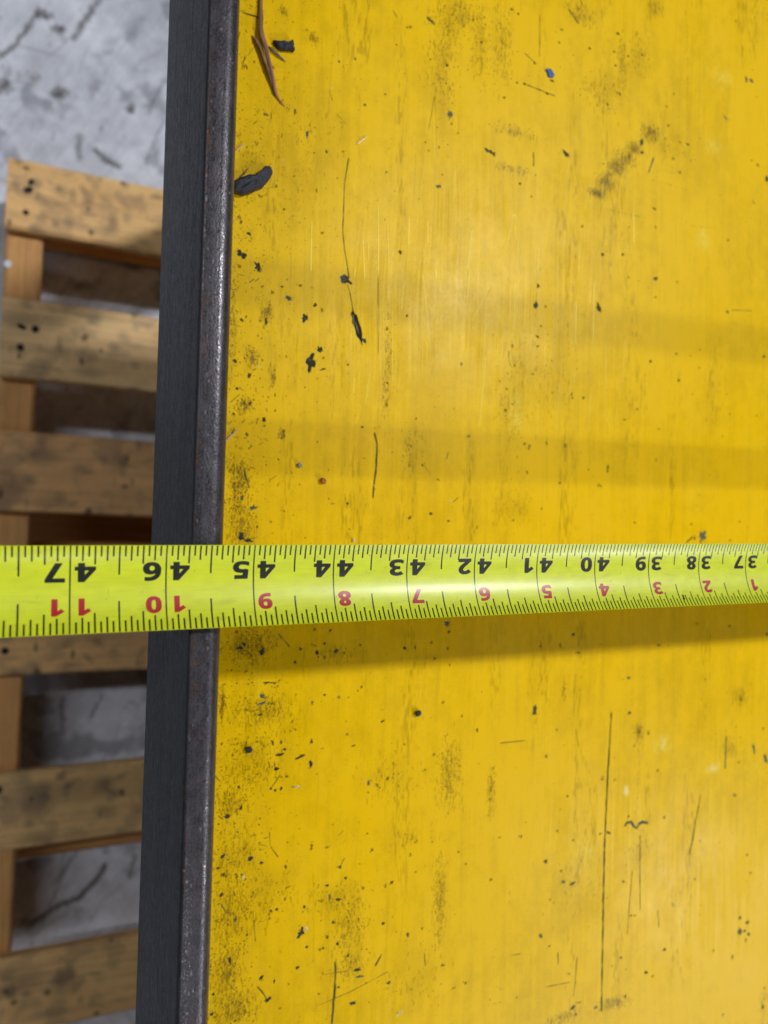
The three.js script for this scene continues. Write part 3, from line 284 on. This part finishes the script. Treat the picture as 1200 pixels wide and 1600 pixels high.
// yellow deck plate
{
  const S = 2048, SPAN = 22 * IN * 1000, K = S / SPAN, OX = 6, OZ = -310, X = (x) => (x - OX) * K, Y = (z) => (z - OZ) * K;
  const c = canvas(S, S), rm = canvas(S, S), bm = canvas(S, S);
  const g = paint(c, (x, y, o) => {
    const q = x + 10 * noise(x / 90, y / 140), s1 = noise(q / 2.6, y / 120), s2 = noise(q / 9, y / 230 + 4), b = fbm(x / 230, y / 260), f = fbm(x / 17, y / 22), w = noise(x / 1.3, y / 1.6), st = smooth(0.6, 0.85, noise(q / 34 + 3, y / 260 + 2)) * smooth(0.5, 0.8, noise(q / 2.2, y / 12) * 0.6 + 0.4 * noise(x / 6, y / 40));
    const dull = clamp(0.035 * (s1 - 0.5) + 0.04 * (s2 - 0.5) + 0.12 * (b - 0.5) + 0.09 * (f - 0.5) + 0.05 * (w - 0.5) + 0.02) + 0.13 * st;
    const pale = 0.16 * smooth(0.52, 0.75, fbm(x / 150 + 40, y / 260 + 7)) * (0.4 + s1);
    o[0] = 238 * (1 - dull) + 2 * pale; o[1] = 192 * (1 - 1.03 * dull) + 8 * pale; o[2] = 44 * pale;
  });
  const rg = paint(rm, (x, y, o) => { const q = x + 12 * noise(x / 90, y / 140), s1 = noise(q / 2.1, y / 130), f = fbm(x / 60, y / 75), w = noise(x / 1.2, y / 2); o[0] = o[2] = 0; o[1] = 94 + (s1 - 0.5) * 38 * (0.3 + smooth(0.35, 0.7, f)) + (f - 0.5) * 46 + (w - 0.5) * 20; });
  const hg = paint(bm, (x, y, o) => { const q = x + 12 * noise(x / 90, y / 140), s1 = noise(q / 1.6, y / 90), f = fbm(x / 34, y / 44), w = noise(x / 1.6, y / 2); o[0] = o[1] = o[2] = clamp(150 + 20 * (s1 - 0.5) * (0.35 + smooth(0.3, 0.6, f)) + 60 * (f - 0.5) + 12 * (w - 0.5), 0, 255); });
  const TONE = ['#1d1f21', '#5a4d10', '#45494c', '#d8cfae'];
  // fine drag scratches along the deck
  for (let i = 0; i < 620; i++) { const x = rnd() * S, y = rnd() * S, l = 20 + rnd() * rnd() * 260, d = gauss() * 0.09 * l, a = 0.08 + rnd() * 0.3; stroke(hg, [x, y, x + d, y + l], 0.7 + rnd() * 0.8, rnd() < 0.7 ? '#303030' : '#f0f0f0', a); stroke(rg, [x, y, x + d, y + l], 1 + rnd(), rnd() < 0.6 ? '#004600' : '#00d000', a); }
  for (let i = 0; i < 260; i++) { const x = rnd() * S, y = rnd() * S, l = 20 + rnd() * 130, d = gauss() * 0.08 * l; stroke(g, [x, y, x + d, y + l], 0.7 + rnd() * 0.9, rnd() < 0.75 ? '#8a6c08' : '#efdc8a', 0.06 + rnd() * 0.2); }
  // dirt ground into the paint: specks with outlines of their own
  const speck = (x, y, big) => { const r = (0.45 + rnd() * rnd() * 1.9) * big, e = 0.6 + rnd(); blob(g, x, y, r * (0.5 + 0.6 * rnd()), r * e, gauss() * 50, rnd() < 0.6 ? '#66510a' : rnd() < 0.7 ? '#3f340d' : '#26251f', 0.35 + rnd() * 0.55, 0.6); if (r > 1.1) blob(hg, x, y, r * 0.7, r * 0.8, 0, '#404040', 0.6); };
  for (let i = 0; i < 1700; i++) speck(rnd() * S, rnd() * S, 0.75);
  for (let i = 0; i < 9500; i++) speck(X(10 - Math.log(1 - rnd()) * 14), rnd() * S, 0.72);
  for (let c2 = 0; c2 < 110; c2++) { const cx = X(14 - Math.log(1 - rnd()) * 11), cy = rnd() * S, r = 3 + rnd() * 9; for (let i = 0; i < r * 2.6; i++) speck(cx + gauss() * r * 0.6, cy + gauss() * r, 0.7); }
  for (let i = 0; i < 700; i++) { const x = X(12 - Math.log(1 - rnd()) * 12), y = rnd() * S, a = rnd() * 6.28, l = 2 + rnd() * 9; stroke(g, [x, y, x + Math.cos(a) * l, y + Math.sin(a) * l], 0.6 + rnd() * 0.9, rnd() < 0.75 ? '#4c400e' : '#b09a5a', 0.45 + rnd() * 0.4); }
  for (const [x, z, sx, sz, n] of SMUDGES) for (let i = 0; i < 9; i++) soft(g, X(x + gauss() * sx * 0.8), Y(z + gauss() * sz * 0.8), sx * K * (0.3 + rnd() * 0.5), sz * K * (0.4 + rnd() * 0.6), gauss() * 4, '112,88,4', 0.02 + rnd() * 0.045);
  for (const [x, z, sx, sz, n] of SMUDGES) for (let i = 0; i < n * 1.25; i++) { const px = X(x + gauss() * sx), py = Y(z + gauss() * sz); if (rnd() < 0.45) stroke(g, [px, py, px + gauss() * 1.5, py + 2 + rnd() * 6], 0.8 + rnd() * 1.4, '#6f5606', 0.11 + rnd() * 0.22); else speck(px, py, 0.7); }
  for (const [x, z, sx, sz] of PALE) for (let i = 0; i < 130; i++) { const px = X(x + gauss() * sx * 0.8), py = Y(z + gauss() * sz * 0.8); blob(g, px, py, 1 + rnd() * 2.5, 2 + rnd() * 6, gauss() * 8, '#efd88c', 0.06 + rnd() * 0.12, 0.6); }
  for (const [w, t, a, pts] of LINES) {
    const q = pts.map((v, k) => k % 2 ? Y(v) : X(v)), lw = w * K;
    if (a < 0.5 && t === 1) {                             // a faint rub: crumbs and short smears, no hard line
      for (let k = 0; k + 3 < q.length; k += 2) { const n = Math.hypot(q[k + 2] - q[k], q[k + 3] - q[k + 1]) * a * 0.9; for (let i = 0; i < n; i++) { const u = rnd(), sx = q[k] + (q[k + 2] - q[k]) * u + gauss() * lw * 0.5, sy = q[k + 1] + (q[k + 3] - q[k + 1]) * u + gauss() * lw * 0.5; rnd() < 0.5 ? speck(sx, sy, 0.55) : stroke(g, [sx, sy, sx + (q[k + 2] - q[k]) * 0.05, sy + (q[k + 3] - q[k + 1]) * 0.05], 0.7 + rnd(), '#7a600a', 0.15 + rnd() * 0.2); } }
      continue;
    }
    for (let k = 0; k + 3 < q.length; k += 2) {             // a scratch of uneven width and depth, with a lifted pale edge
      const len = Math.hypot(q[k + 2] - q[k], q[k + 3] - q[k + 1]), n = Math.max(1, Math.round(len / 4));
      for (let i = 0; i < n; i++) { const u = i / n, v = Math.min(1, (i + 1.3) / n), at2 = (f2, d) => [q[k] + (q[k + 2] - q[k]) * f2 + d, q[k + 1] + (q[k + 3] - q[k + 1]) * f2], d = gauss() * lw * 0.12, f3 = 0.45 + 0.75 * noise(i / 3 + k, lw * 7 + a * 31);
        stroke(g, [...at2(u, d + lw * 0.55), ...at2(v, d + lw * 0.55)], lw * 0.4, '#e2cf7c', a * 0.3 * f3);
        stroke(g, [...at2(u, d), ...at2(v, d)], lw * (0.5 + 0.6 * f3), TONE[t], a * 0.6 * f3); stroke(g, [...at2(u, d), ...at2(v, d)], lw * 0.45 * f3, t === 1 ? '#2f2c10' : TONE[t], a * 0.7 * f3); }
    }
    stroke(hg, q, Math.max(1.2, lw), '#303030', 0.7 * a); stroke(rg, q, lw, '#00b000', 0.5);
    for (let k = 0; k + 3 < q.length; k += 2) { const n = Math.hypot(q[k + 2] - q[k], q[k + 3] - q[k + 1]) / 5; for (let i = 0; i < n; i++) { const u = rnd(); speck(q[k] + (q[k + 2] - q[k]) * u + gauss() * lw * 0.6, q[k + 1] + (q[k + 3] - q[k + 1]) * u, 0.5); } }
  }
  for (const [x, z, rx, ry, deg, t] of CHIPS) {
    const px = X(x), py = Y(z), a = rx * K, b = ry * K, keep = seedState;
    if (t === 1 && a * b > 8) {                          // a scuff: many crumbs, not one chip
      const n = 10 + a * b * 0.8, ca = Math.cos(deg / 57.3), sa = Math.sin(deg / 57.3);
      for (let i = 0; i < n; i++) { const u = gauss() * a * 0.75, v = gauss() * b * 0.75; speck(px + u * ca - v * sa, py + u * sa + v * ca, 0.9); }
      continue;
    }
    if (a * b > 12 && t !== 3) { seedState = keep; blob(g, px, py + 0.6, a * 1.1 + 0.6, b * 1.1 + 0.6, deg, '#bfae7c', 0.4, 0.6); }
    seedState = keep; blob(g, px, py, a, b, deg, TONE[t], t === 1 ? 0.6 : x > 110 ? 0.74 : 0.88, 0.6);
    seedState = keep; blob(hg, px, py, a, b, deg, t === 3 ? '#d8d8d8' : '#181818', 0.9, 0.6);
    seedState = keep; blob(rg, px, py, a, b, deg, '#00c800', 0.9, 0.6);
    for (let i = 0; i < a * b * 0.5; i++) speck(px + gauss() * a * 1.3, py + gauss() * b * 1.3, 0.6);
    if (a * b > 10 && t !== 3) for (let i = 0; i < 6; i++) blob(g, px + gauss() * a * 0.5, py + gauss() * b * 0.5, a * 0.22, b * 0.22, deg, rnd() < 0.5 ? '#6d7074' : '#33373c', 0.35, 0.6);
  }
  // the long gouge: bare metal inside a torn rim
  { const q = (x, z) => [X(x), Y(z)], A = q(...GOUGE[0]), B = q(...GOUGE[1]), mx = (A[0] + B[0]) / 2, my = (A[1] + B[1]) / 2, l = Math.hypot(B[0] - A[0], B[1] - A[1]) / 2, ang = Math.atan2(B[1] - A[1], B[0] - A[0]) * 57.3;
    blob(g, mx, my, l * 1.05, 7, ang, '#cdbf96', 0.6, 0.3); blob(g, mx, my, l, 5.6, ang, '#1c1e20', 0.95, 0.3); blob(g, mx, my + 1, l * 0.5, 1.2, ang, '#8a7c50', 0.9, 0.4); blob(g, B[0] + 3, B[1] - 6, 6, 3, 20, '#1c1e20', 0.9, 0.5); blob(hg, mx, my, l, 6, ang, '#606060', 1, 0.3); blob(rg, mx, my, l * 1.05, 7, ang, '#00e000', 1, 0.3); }
  // bright burnished scratches
  for (let i = 0; i < 70; i++) { const x = 75 + rnd() * 150, z = -225 + rnd() * 150, l = 4 + rnd() * rnd() * 34, d = gauss() * 0.12 * l; BRIGHT.push([x, z, x + d, z + l]); }
  for (const [x0, z0, x1, z1] of BRIGHT) { const q = [X(x0), Y(z0), X(x1), Y(z1)]; const w = 0.8 + rnd() * 1.2; stroke(hg, q, w, '#ffffff', 0.5 + rnd() * 0.4); stroke(rg, q, w * 1.3, '#003c00', 0.7); stroke(g, q, w * 0.8, '#f2de8e', 0.3 + rnd() * 0.4); }
  const mat = new THREE.MeshPhysicalMaterial({ map: texture(c, true), roughnessMap: texture(rm), bumpMap: texture(bm), bumpScale: 0.00016, roughness: 1, specularIntensity: 0.33, specularColor: new THREE.Color(1, 0.93, 0.55) });
  const under = new THREE.MeshStandardMaterial({ color: 0x3a3b3e, roughness: 0.7 });
  const T = 0.36 * IN, x0 = BT + 0.0003, x1 = PW - BT - 0.0003, z0 = Z0 + BT + 0.0003, z1 = Z1 - BT - 0.0003;
  const geo = new THREE.BoxGeometry(x1 - x0, T, z1 - z0); geo.translate((x0 + x1) / 2, DECK - T / 2, (z0 + z1) / 2);
  const p = geo.attributes.position, u = geo.attributes.uv;
  for (let i = 0; i < p.count; i++) u.setXY(i, (p.getX(i) * 1000 - OX) / SPAN, 1 - (p.getZ(i) * 1000 - OZ) / SPAN);
  put('deck_plate', geo, [under, under, mat, under, under, under], platform);
}

// ---------- tape measure ----------
{
  const ROWS = 9, W = 2048, RH = 227, c = canvas(W, 2048), g = c.getContext('2d'), U = W / 6;
  paint(c, (x, y, o) => { const f = noise(x / 40, y / 16), w = noise(x / 2, y / 2), s = noise(x / 90, y / 3); const v = 1 + (f - 0.5) * 0.05 + (w - 0.5) * 0.03 + (s - 0.5) * 0.03; o[0] = 219 * v; o[1] = 229 * v; o[2] = 36 * v; });
  const BLACK = '#14180c', RED = '#b4101c';
  const glyph = (t, x, y, h, sx, align, color) => { g.save(); g.translate(x, y); g.scale(sx, 1); g.font = `bold ${h / 0.714}px sans-serif`; g.textAlign = align; g.textBaseline = 'alphabetic'; g.fillStyle = g.strokeStyle = color; g.lineWidth = 2.3; g.lineJoin = 'round'; g.fillText(t, 0, 0); g.strokeText(t, 0, 0); g.restore(); };
  for (let r = 0; r < ROWS; r++) {
    const y0 = r * RH, top = y0 + 1, bot = y0 + RH - 1;
    g.save(); g.beginPath(); g.rect(0, y0, W, RH); g.clip(); g.fillStyle = BLACK;
    for (let k = 0; k <= 96; k++) {
      const x = k / 16 * U, q = k % 16, kind = q === 0 ? 0 : q === 8 ? 1 : q % 4 === 0 ? 2 : q % 2 === 0 ? 3 : 4;
      const hT = [1, 0.36, 0.235, 0.185, 0.135][kind] * RH, hB = [1, 0.335, 0.215, 0.175, 0.125][kind] * RH, w = kind ? 6.1 : 5.2;
      if (!kind) g.fillRect(x - w / 2, top, w, RH); else { g.fillRect(x - w / 2, top, w, hT); g.fillRect(x - w / 2, bot - hB, w, hB); }
    }
    for (let k = 0; k <= 6; k++) {
      const n = r * 6 + k, x = k * U, s = String(n), red = n > 12 && n % 12 ? String(n % 12) : '';
      if (!n) continue;
      const yb = y0 + 0.79 * RH, hb = 0.205 * RH, yr = y0 + 0.40 * RH, hr = 0.178 * RH, gap = 0.045 * U;
      if (s.length === 2) { glyph(s[0], x - gap, yb, hb, 2.0, 'right', BLACK); glyph(s[1], x + gap, yb, hb, 2.0, 'left', BLACK); } else glyph(s, x - gap, yb, hb, 2.0, 'right', BLACK);
      if (red.length === 2) { glyph(red[0], x - gap, yr, hr, 1.95, 'right', RED); glyph(red[1], x + gap, yr, hr, 1.95, 'left', RED); } else if (red) glyph(red, x - gap, yr, hr, 1.95, 'right', RED);
    }
    g.restore();
    for (let i = 0; i < 46; i++) soft(g, rnd() * W, y0 + rnd() * RH, 10 + rnd() * 60, 2 + rnd() * 9, gauss() * 6, rnd() < 0.6 ? '120,122,30' : '236,240,150', 0.05 + rnd() * 0.14);
    for (let i = 0; i < 26; i++) { const x = rnd() * W, y = y0 + rnd() * RH; stroke(g, [x, y, x + gauss() * 14, y + gauss() * 14], 0.8 + rnd(), '#5d6412', 0.3 + rnd() * 0.3); }
    for (let i = 0; i < 90; i++) blob(g, rnd() * W, y0 + rnd() * RH, 0.8 + rnd() * 1.6, 0.6 + rnd() * 1.2, rnd() * 180, '#4a5210', 0.3 + rnd() * 0.5, 0.5);
    for (let i = 0; i < 30; i++) { const x = rnd() * W, y = y0 + rnd() * RH; stroke(g, [x, y, x + gauss() * 40, y + gauss() * 3], 0.8, '#eef2b0', 0.35); }
  }
  { const n = 38.42, r = 6; blob(g, (n - 36) * U, r * RH + 0.155 * RH, 8, 9, 20, '#23280c', 0.95, 0.5); }
  const bm = canvas(1024, 256); paint(bm, (x, y, o) => { o[0] = o[1] = o[2] = 255 * (0.55 * noise(x / 1.5, y / 1.5) + 0.3 * fbm(x / 8, y / 8) + 0.15 * noise(x / 60, y / 3)); });
  const bump = texture(bm); bump.repeat.set(2, 12);
  const mat = new THREE.MeshPhysicalMaterial({ map: texture(c, true, THREE.ClampToEdgeWrapping), bumpMap: bump, bumpScale: 0.000022, roughness: 0.42, clearcoat: 0.4, clearcoatRoughness: 0.25 });
  const tape = thing('tape_measure_blade', 'lime yellow steel tape measure blade lying across the dark rim and yellow deck', 'tape measure');
  const N = 28, HALF = 0.49, R = 0.92, TH = 0.00016 / IN, pos = [], uv = [], idx = [], nor = [];
  const sec = []; for (let i = 0; i <= N; i++) { const s = -HALF + 2 * HALF * i / N, a = s / R; sec.push([R * Math.sin(a), R * (1 - Math.cos(a)), a, i / N]); }
  const roll = ROLL, cr = Math.cos(roll), sr = Math.sin(roll);
  const dir = new THREE.Vector3(Math.cos(YAW), PITCH, Math.sin(YAW)).normalize(), side = new THREE.Vector3(-Math.sin(YAW), 0, Math.cos(YAW)), up = new THREE.Vector3().crossVectors(side, dir);
  const at = (n, a, b) => { const A = a * cr - b * sr, B = a * sr + b * cr; return new THREE.Vector3(0, 0, 0).addScaledVector(dir, (T0 - n) * IN).addScaledVector(side, A * IN).addScaledVector(up, B * IN); };
  for (let inch = 0; inch < 54; inch++) {
    const r = Math.floor(inch / 6);
    for (const face of [1, 0]) {
      const base = pos.length / 3;
      for (const e of [0, 1]) for (const [a, b, ang, f] of sec) {
        const off = face ? 0 : -TH, v = at(inch + e, a + Math.sin(ang) * -off, b + Math.cos(ang) * off);
        pos.push(v.x, v.y, v.z);
        const nv = at(0, -Math.sin(ang), Math.cos(ang)).sub(at(0, 0, 0)).normalize().multiplyScalar(face ? 1 : -1); nor.push(nv.x, nv.y, nv.z);
        if (face) uv.push((inch - r * 6 + e) / 6, 1 - (r * RH + RH * (1 - f)) / 2048); else uv.push(0.015, 1 - (r * RH + RH * 0.5) / 2048);
      }
      for (let i = 0; i < N; i++) { const a = base + i, b = base + i + N + 1; face ? idx.push(a, b, a + 1, a + 1, b, b + 1) : idx.push(a, a + 1, b, a + 1, b + 1, b); }
    }
  }
  const blade = new THREE.BufferGeometry(); blade.setAttribute('position', new THREE.Float32BufferAttribute(pos, 3)); blade.setAttribute('normal', new THREE.Float32BufferAttribute(nor, 3)); blade.setAttribute('uv', new THREE.Float32BufferAttribute(uv, 2)); blade.setIndex(idx);
  { // fix winding against the normals
    const a = new THREE.Vector3(), b = new THREE.Vector3(), d = new THREE.Vector3();
    for (let i = 0; i < idx.length; i += 3) {
      a.fromArray(pos, idx[i] * 3); b.fromArray(pos, idx[i + 1] * 3).sub(a); d.fromArray(pos, idx[i + 2] * 3).sub(a); b.cross(d);
      if (b.x * nor[idx[i] * 3] + b.y * nor[idx[i] * 3 + 1] + b.z * nor[idx[i] * 3 + 2] < 0) { const t = idx[i + 1]; idx[i + 1] = idx[i + 2]; idx[i + 2] = t; }
    }
    blade.setIndex(idx);
  }
  put('blade', blade, mat, tape);
  // the hook at the zero end
  const hook = new THREE.BoxGeometry(0.0012, 0.014, 0.018); const hp = at(0, 0, 0); hook.translate(hp.x + 0.0009, hp.y - 0.004, hp.z);
  put('end_hook', hook, new THREE.MeshStandardMaterial({ color: 0x9a9da2, roughness: 0.35, metalness: 0.9 }), tape);
  tape.position.set(0, RIM + 0.0005, 0);
}

// ---------- scraps lying on the deck ----------
{
  const D = DECK + 0.0002;
  const black = canvas(256, 256); paint(black, (x, y, o) => { const v = 24 + 26 * fbm(x / 14, y / 14) + 20 * noise(x / 2, y / 2); o[0] = v * 0.92; o[1] = v * 0.95; o[2] = v * 1.12; });
  const rubber = new THREE.MeshStandardMaterial({ map: texture(black, true), bumpMap: texture(black), bumpScale: 0.0012, roughness: 0.6 });
  const straw = canvas(512, 64); paint(straw, (x, y, o) => { const s = noise(x / 60, y / 2.5), v = 0.62 + 0.5 * s; o[0] = 160 * v; o[1] = 118 * v; o[2] = 80 * v; });
  const bark = new THREE.MeshStandardMaterial({ map: texture(straw, true), roughness: 0.85 });
  const paleWood = new THREE.MeshStandardMaterial({ color: 0xcdb27c, roughness: 0.85 });
  const greyWood = new THREE.MeshStandardMaterial({ color: 0x6f6350, roughness: 0.9 });
  // a lump with the given outline, in millimetres on the deck
  function lump(name, outline, h, material, label, category) {
    const cx = outline.reduce((s, q) => s + q[0], 0) / outline.length, cz = outline.reduce((s, q) => s + q[1], 0) / outline.length;
    const fine = []; outline.forEach((q, i) => { const b = outline[(i + 1) % outline.length]; for (let k = 0; k < 5; k++) { const t = k / 5; fine.push([q[0] + (b[0] - q[0]) * t - cx + gauss() * 0.22, q[1] + (b[1] - q[1]) * t - cz + gauss() * 0.22]); } });
    const rings = [[0.97, 0], [1.0, 0.25], [0.98, 0.6], [0.86, 0.88], [0.6, 1], [0.3, 1.02]], pos = [], uv = [], idx = [], n = fine.length;
    rings.forEach(([s, y]) => fine.forEach(([x, z], i) => { const hh = h * y * (0.75 + 0.5 * noise((cx + x * s) * 0.7, (cz + z * s) * 0.7)); pos.push(x * s * 1e-3, hh * 1e-3, z * s * 1e-3); uv.push(x * s / 12, z * s / 12); }));
    for (let r = 0; r + 1 < rings.length; r++) for (let i = 0; i < n; i++) { const j = (i + 1) % n, a = r * n + i, b = r * n + j; idx.push(a, a + n, b, b, a + n, b + n); }
    const top = pos.length / 3; pos.push(0, h * 0.95e-3, 0); uv.push(0, 0); for (let i = 0; i < n; i++) idx.push((rings.length - 1) * n + i, top, (rings.length - 1) * n + (i + 1) % n);
    const bot = pos.length / 3; pos.push(0, 0, 0); uv.push(0, 0); for (let i = 0; i < n; i++) idx.push((i + 1) % n, bot, i);
    if (area(fine) > 0) for (let i = 0; i < idx.length; i += 3) { const t = idx[i + 1]; idx[i + 1] = idx[i + 2]; idx[i + 2] = t; }
    const ge = mesh3(pos, uv, idx), m = put(name, ge, material, scene); m.position.set(cx / 1000, D, cz / 1000); return tag(m, label, category);
  }
  // a splinter: tapering strip with a ridged section; points [x, z, lift] in millimetres
  function splinter(name, pts, w, h, material, label, category) {
    const cv = new THREE.CatmullRomCurve3(pts.map(([x, z, y = 0]) => new THREE.Vector3((x - pts[0][0]) / 1000, y / 1000, (z - pts[0][1]) / 1000))), N = 40, pos = [], uv = [], idx = [], M = 6;
    for (let k = 0; k <= N; k++) {
      const t = k / N, p = cv.getPoint(t), d = cv.getTangent(t), sx = -d.z, sz = d.x, tap = Math.min(1, 0.22 + 5 * t, 0.12 + 3.2 * (1 - t)) * (0.8 + 0.4 * noise(k / 3, w * 9));
      for (let i = 0; i < M; i++) { const a = i / M * 6.2832 + 0.3, ox = Math.cos(a) * w / 2 * tap * (0.85 + 0.3 * noise(k / 2, i)), oy = Math.max(0, (Math.sin(a) + 1) * h / 2 * tap); pos.push(p.x + sx * ox / 1000, p.y + oy / 1000, p.z + sz * ox / 1000); uv.push(t, i / M); }
      if (k) for (let i = 0; i < M; i++) { const j = (i + 1) % M, a = (k - 1) * M + i, b = (k - 1) * M + j; idx.push(a, b, a + M, b, b + M, a + M); }
    }
    for (const [s, flip] of [[0, 0], [N * M, 1]]) for (let i = 1; i + 1 < M; i++) flip ? idx.push(s, s + i + 1, s + i) : idx.push(s, s + i, s + i + 1);
    const m = put(name, mesh3(pos, uv, idx), material, scene); m.position.set(pts[0][0] / 1000, D, pts[0][1] / 1000); return tag(m, label, category);
  }
  function grit(name, x, z, r, squash, material, label, category) {
    const ge = new THREE.IcosahedronGeometry(r / 1000, 2), p = ge.attributes.position;
    for (let i = 0; i < p.count; i++) { const a = p.getX(i) * 1000 / r, b = p.getY(i) * 1000 / r, d = p.getZ(i) * 1000 / r, s = 0.72 + 0.56 * noise(a * 1.6 + x, b * 1.6 + d * 1.3 + z); p.setXYZ(i, p.getX(i) * s, p.getY(i) * s * squash, p.getZ(i) * s); }
    ge.computeVertexNormals(); ge.computeBoundingBox(); ge.translate(0, -ge.boundingBox.min.y, 0);
    const m = put(name, ge, material, scene); m.position.set(x / 1000, D, z / 1000); return tag(m, label, category);
  }
  lump('rubber_scrap', [[23.6, -152], [25.6, -153.6], [28.1, -155.2], [30.8, -156.7], [34.1, -156.9], [35.4, -159.1], [37.7, -161.9], [39.9, -161.9], [40.4, -159.2], [38.8, -156.1], [36.6, -153.3], [32.9, -150.9], [28.8, -148.6], [24.6, -148.6]], 4.6, rubber, 'curved black rubber scrap tucked against the steel rim', 'rubber scrap');
  lump('rubber_scrap', [[39.4, -213.8], [41.5, -213.8], [43.7, -214.6], [45.7, -214.7], [47.6, -216.4], [48.1, -214.9], [47.8, -213.4], [48.4, -212.0], [47.0, -212.0], [45.3, -211.7], [42.4, -211.0], [40.5, -211.6]], 2.4, rubber, 'small ragged black rubber scrap beside the wood splinters', 'rubber scrap');
  splinter('wood_splinter', [[33.9, -246, 0], [33.9, -230.5, 0], [34.0, -222.1, 0.4], [34.2, -215.5, 1.0], [36.5, -208.7, 1.2], [39.3, -199.2, 0.8], [41.6, -192.3, 0.3], [45.0, -189.0, 0]], 2.0, 1.1, bark, 'longest brown wood splinter, bent in the middle', 'wood splinter');
  splinter('wood_splinter', [[30.9, -213.9, 0.2], [33.4, -210.4, 0.6], [36.2, -204.1, 0.9], [38.7, -198.2, 0.6], [40.8, -192.0, 0]], 1.5, 1.0, bark, 'straight brown wood splinter with a dark tip lying along the longest one', 'wood splinter');
  splinter('wood_splinter', [[37.2, -211.6, 0], [40.5, -209.4, 0.3], [45.1, -207.2, 0]], 1.1, 0.8, greyWood, 'short grey wood splinter beside the small rubber scrap', 'wood splinter');
  splinter('wood_splinter', [[25.4, -152.4, 0], [28.4, -156.6, 0.3], [31.6, -161.2, 0]], 0.7, 0.6, bark, 'thin brown wood splinter touching the curved rubber scrap', 'wood splinter');
  splinter('wood_splinter', [[24.5, -50.4, 0], [30.3, -56.4, 0.4]], 1.0, 0.7, paleWood, 'pale wood splinter against the steel rim, by the tape', 'wood splinter');
  splinter('straw_bit', [[25.6, -166.2, 0], [29.1, -169.5, 0.3]], 0.7, 0.5, paleWood, 'short pale straw bit against the rim above the curved rubber scrap', 'straw');
  splinter('wire_clipping', [[77.0, -180.7, 0], [79.4, -183, 0.2], [81.8, -185.3, 0]], 0.5, 0.5, new THREE.MeshStandardMaterial({ color: 0xf2ead0, roughness: 0.4 }), 'tiny cream wire clipping lying on the yellow deck', 'wire clipping');
  lump('paint_flake', [[172.8, -239.2], [175.4, -240.5], [177.7, -238.0], [177.1, -236.5], [174.2, -235.9]], 0.7, new THREE.MeshStandardMaterial({ color: 0x2f5f9e, roughness: 0.5 }), 'small blue paint flake on the yellow deck', 'paint flake');
  grit('copper_bead', 66.1, -37.6, 1.25, 0.7, new THREE.MeshStandardMaterial({ color: 0x9a5a24, roughness: 0.5, metalness: 0.3 }), 'small copper brown bead on the yellow deck', 'bead');
  grit('stone_grit', 55.8, -43.5, 0.95, 0.8, new THREE.MeshStandardMaterial({ color: 0x8d9490, roughness: 0.7 }), 'tiny grey stone grain beside the copper brown bead', 'grit');
  grit('stone_grit', 80.4, -13.4, 0.7, 0.8, new THREE.MeshStandardMaterial({ color: 0xd8d2bd, roughness: 0.7 }), 'tiny whitish stone grain close to the edge of the tape', 'grit');
  grit('rubber_crumb', 112.6, 61.1, 1.35, 0.7, rubber, 'round black rubber crumb alone on the clean yellow paint', 'rubber crumb');
  grit('rubber_crumb', 38.0, 69.9, 1.3, 0.7, rubber, 'round black rubber crumb among the specks by the rim', 'rubber crumb');
}

renderer.render(scene, camera);
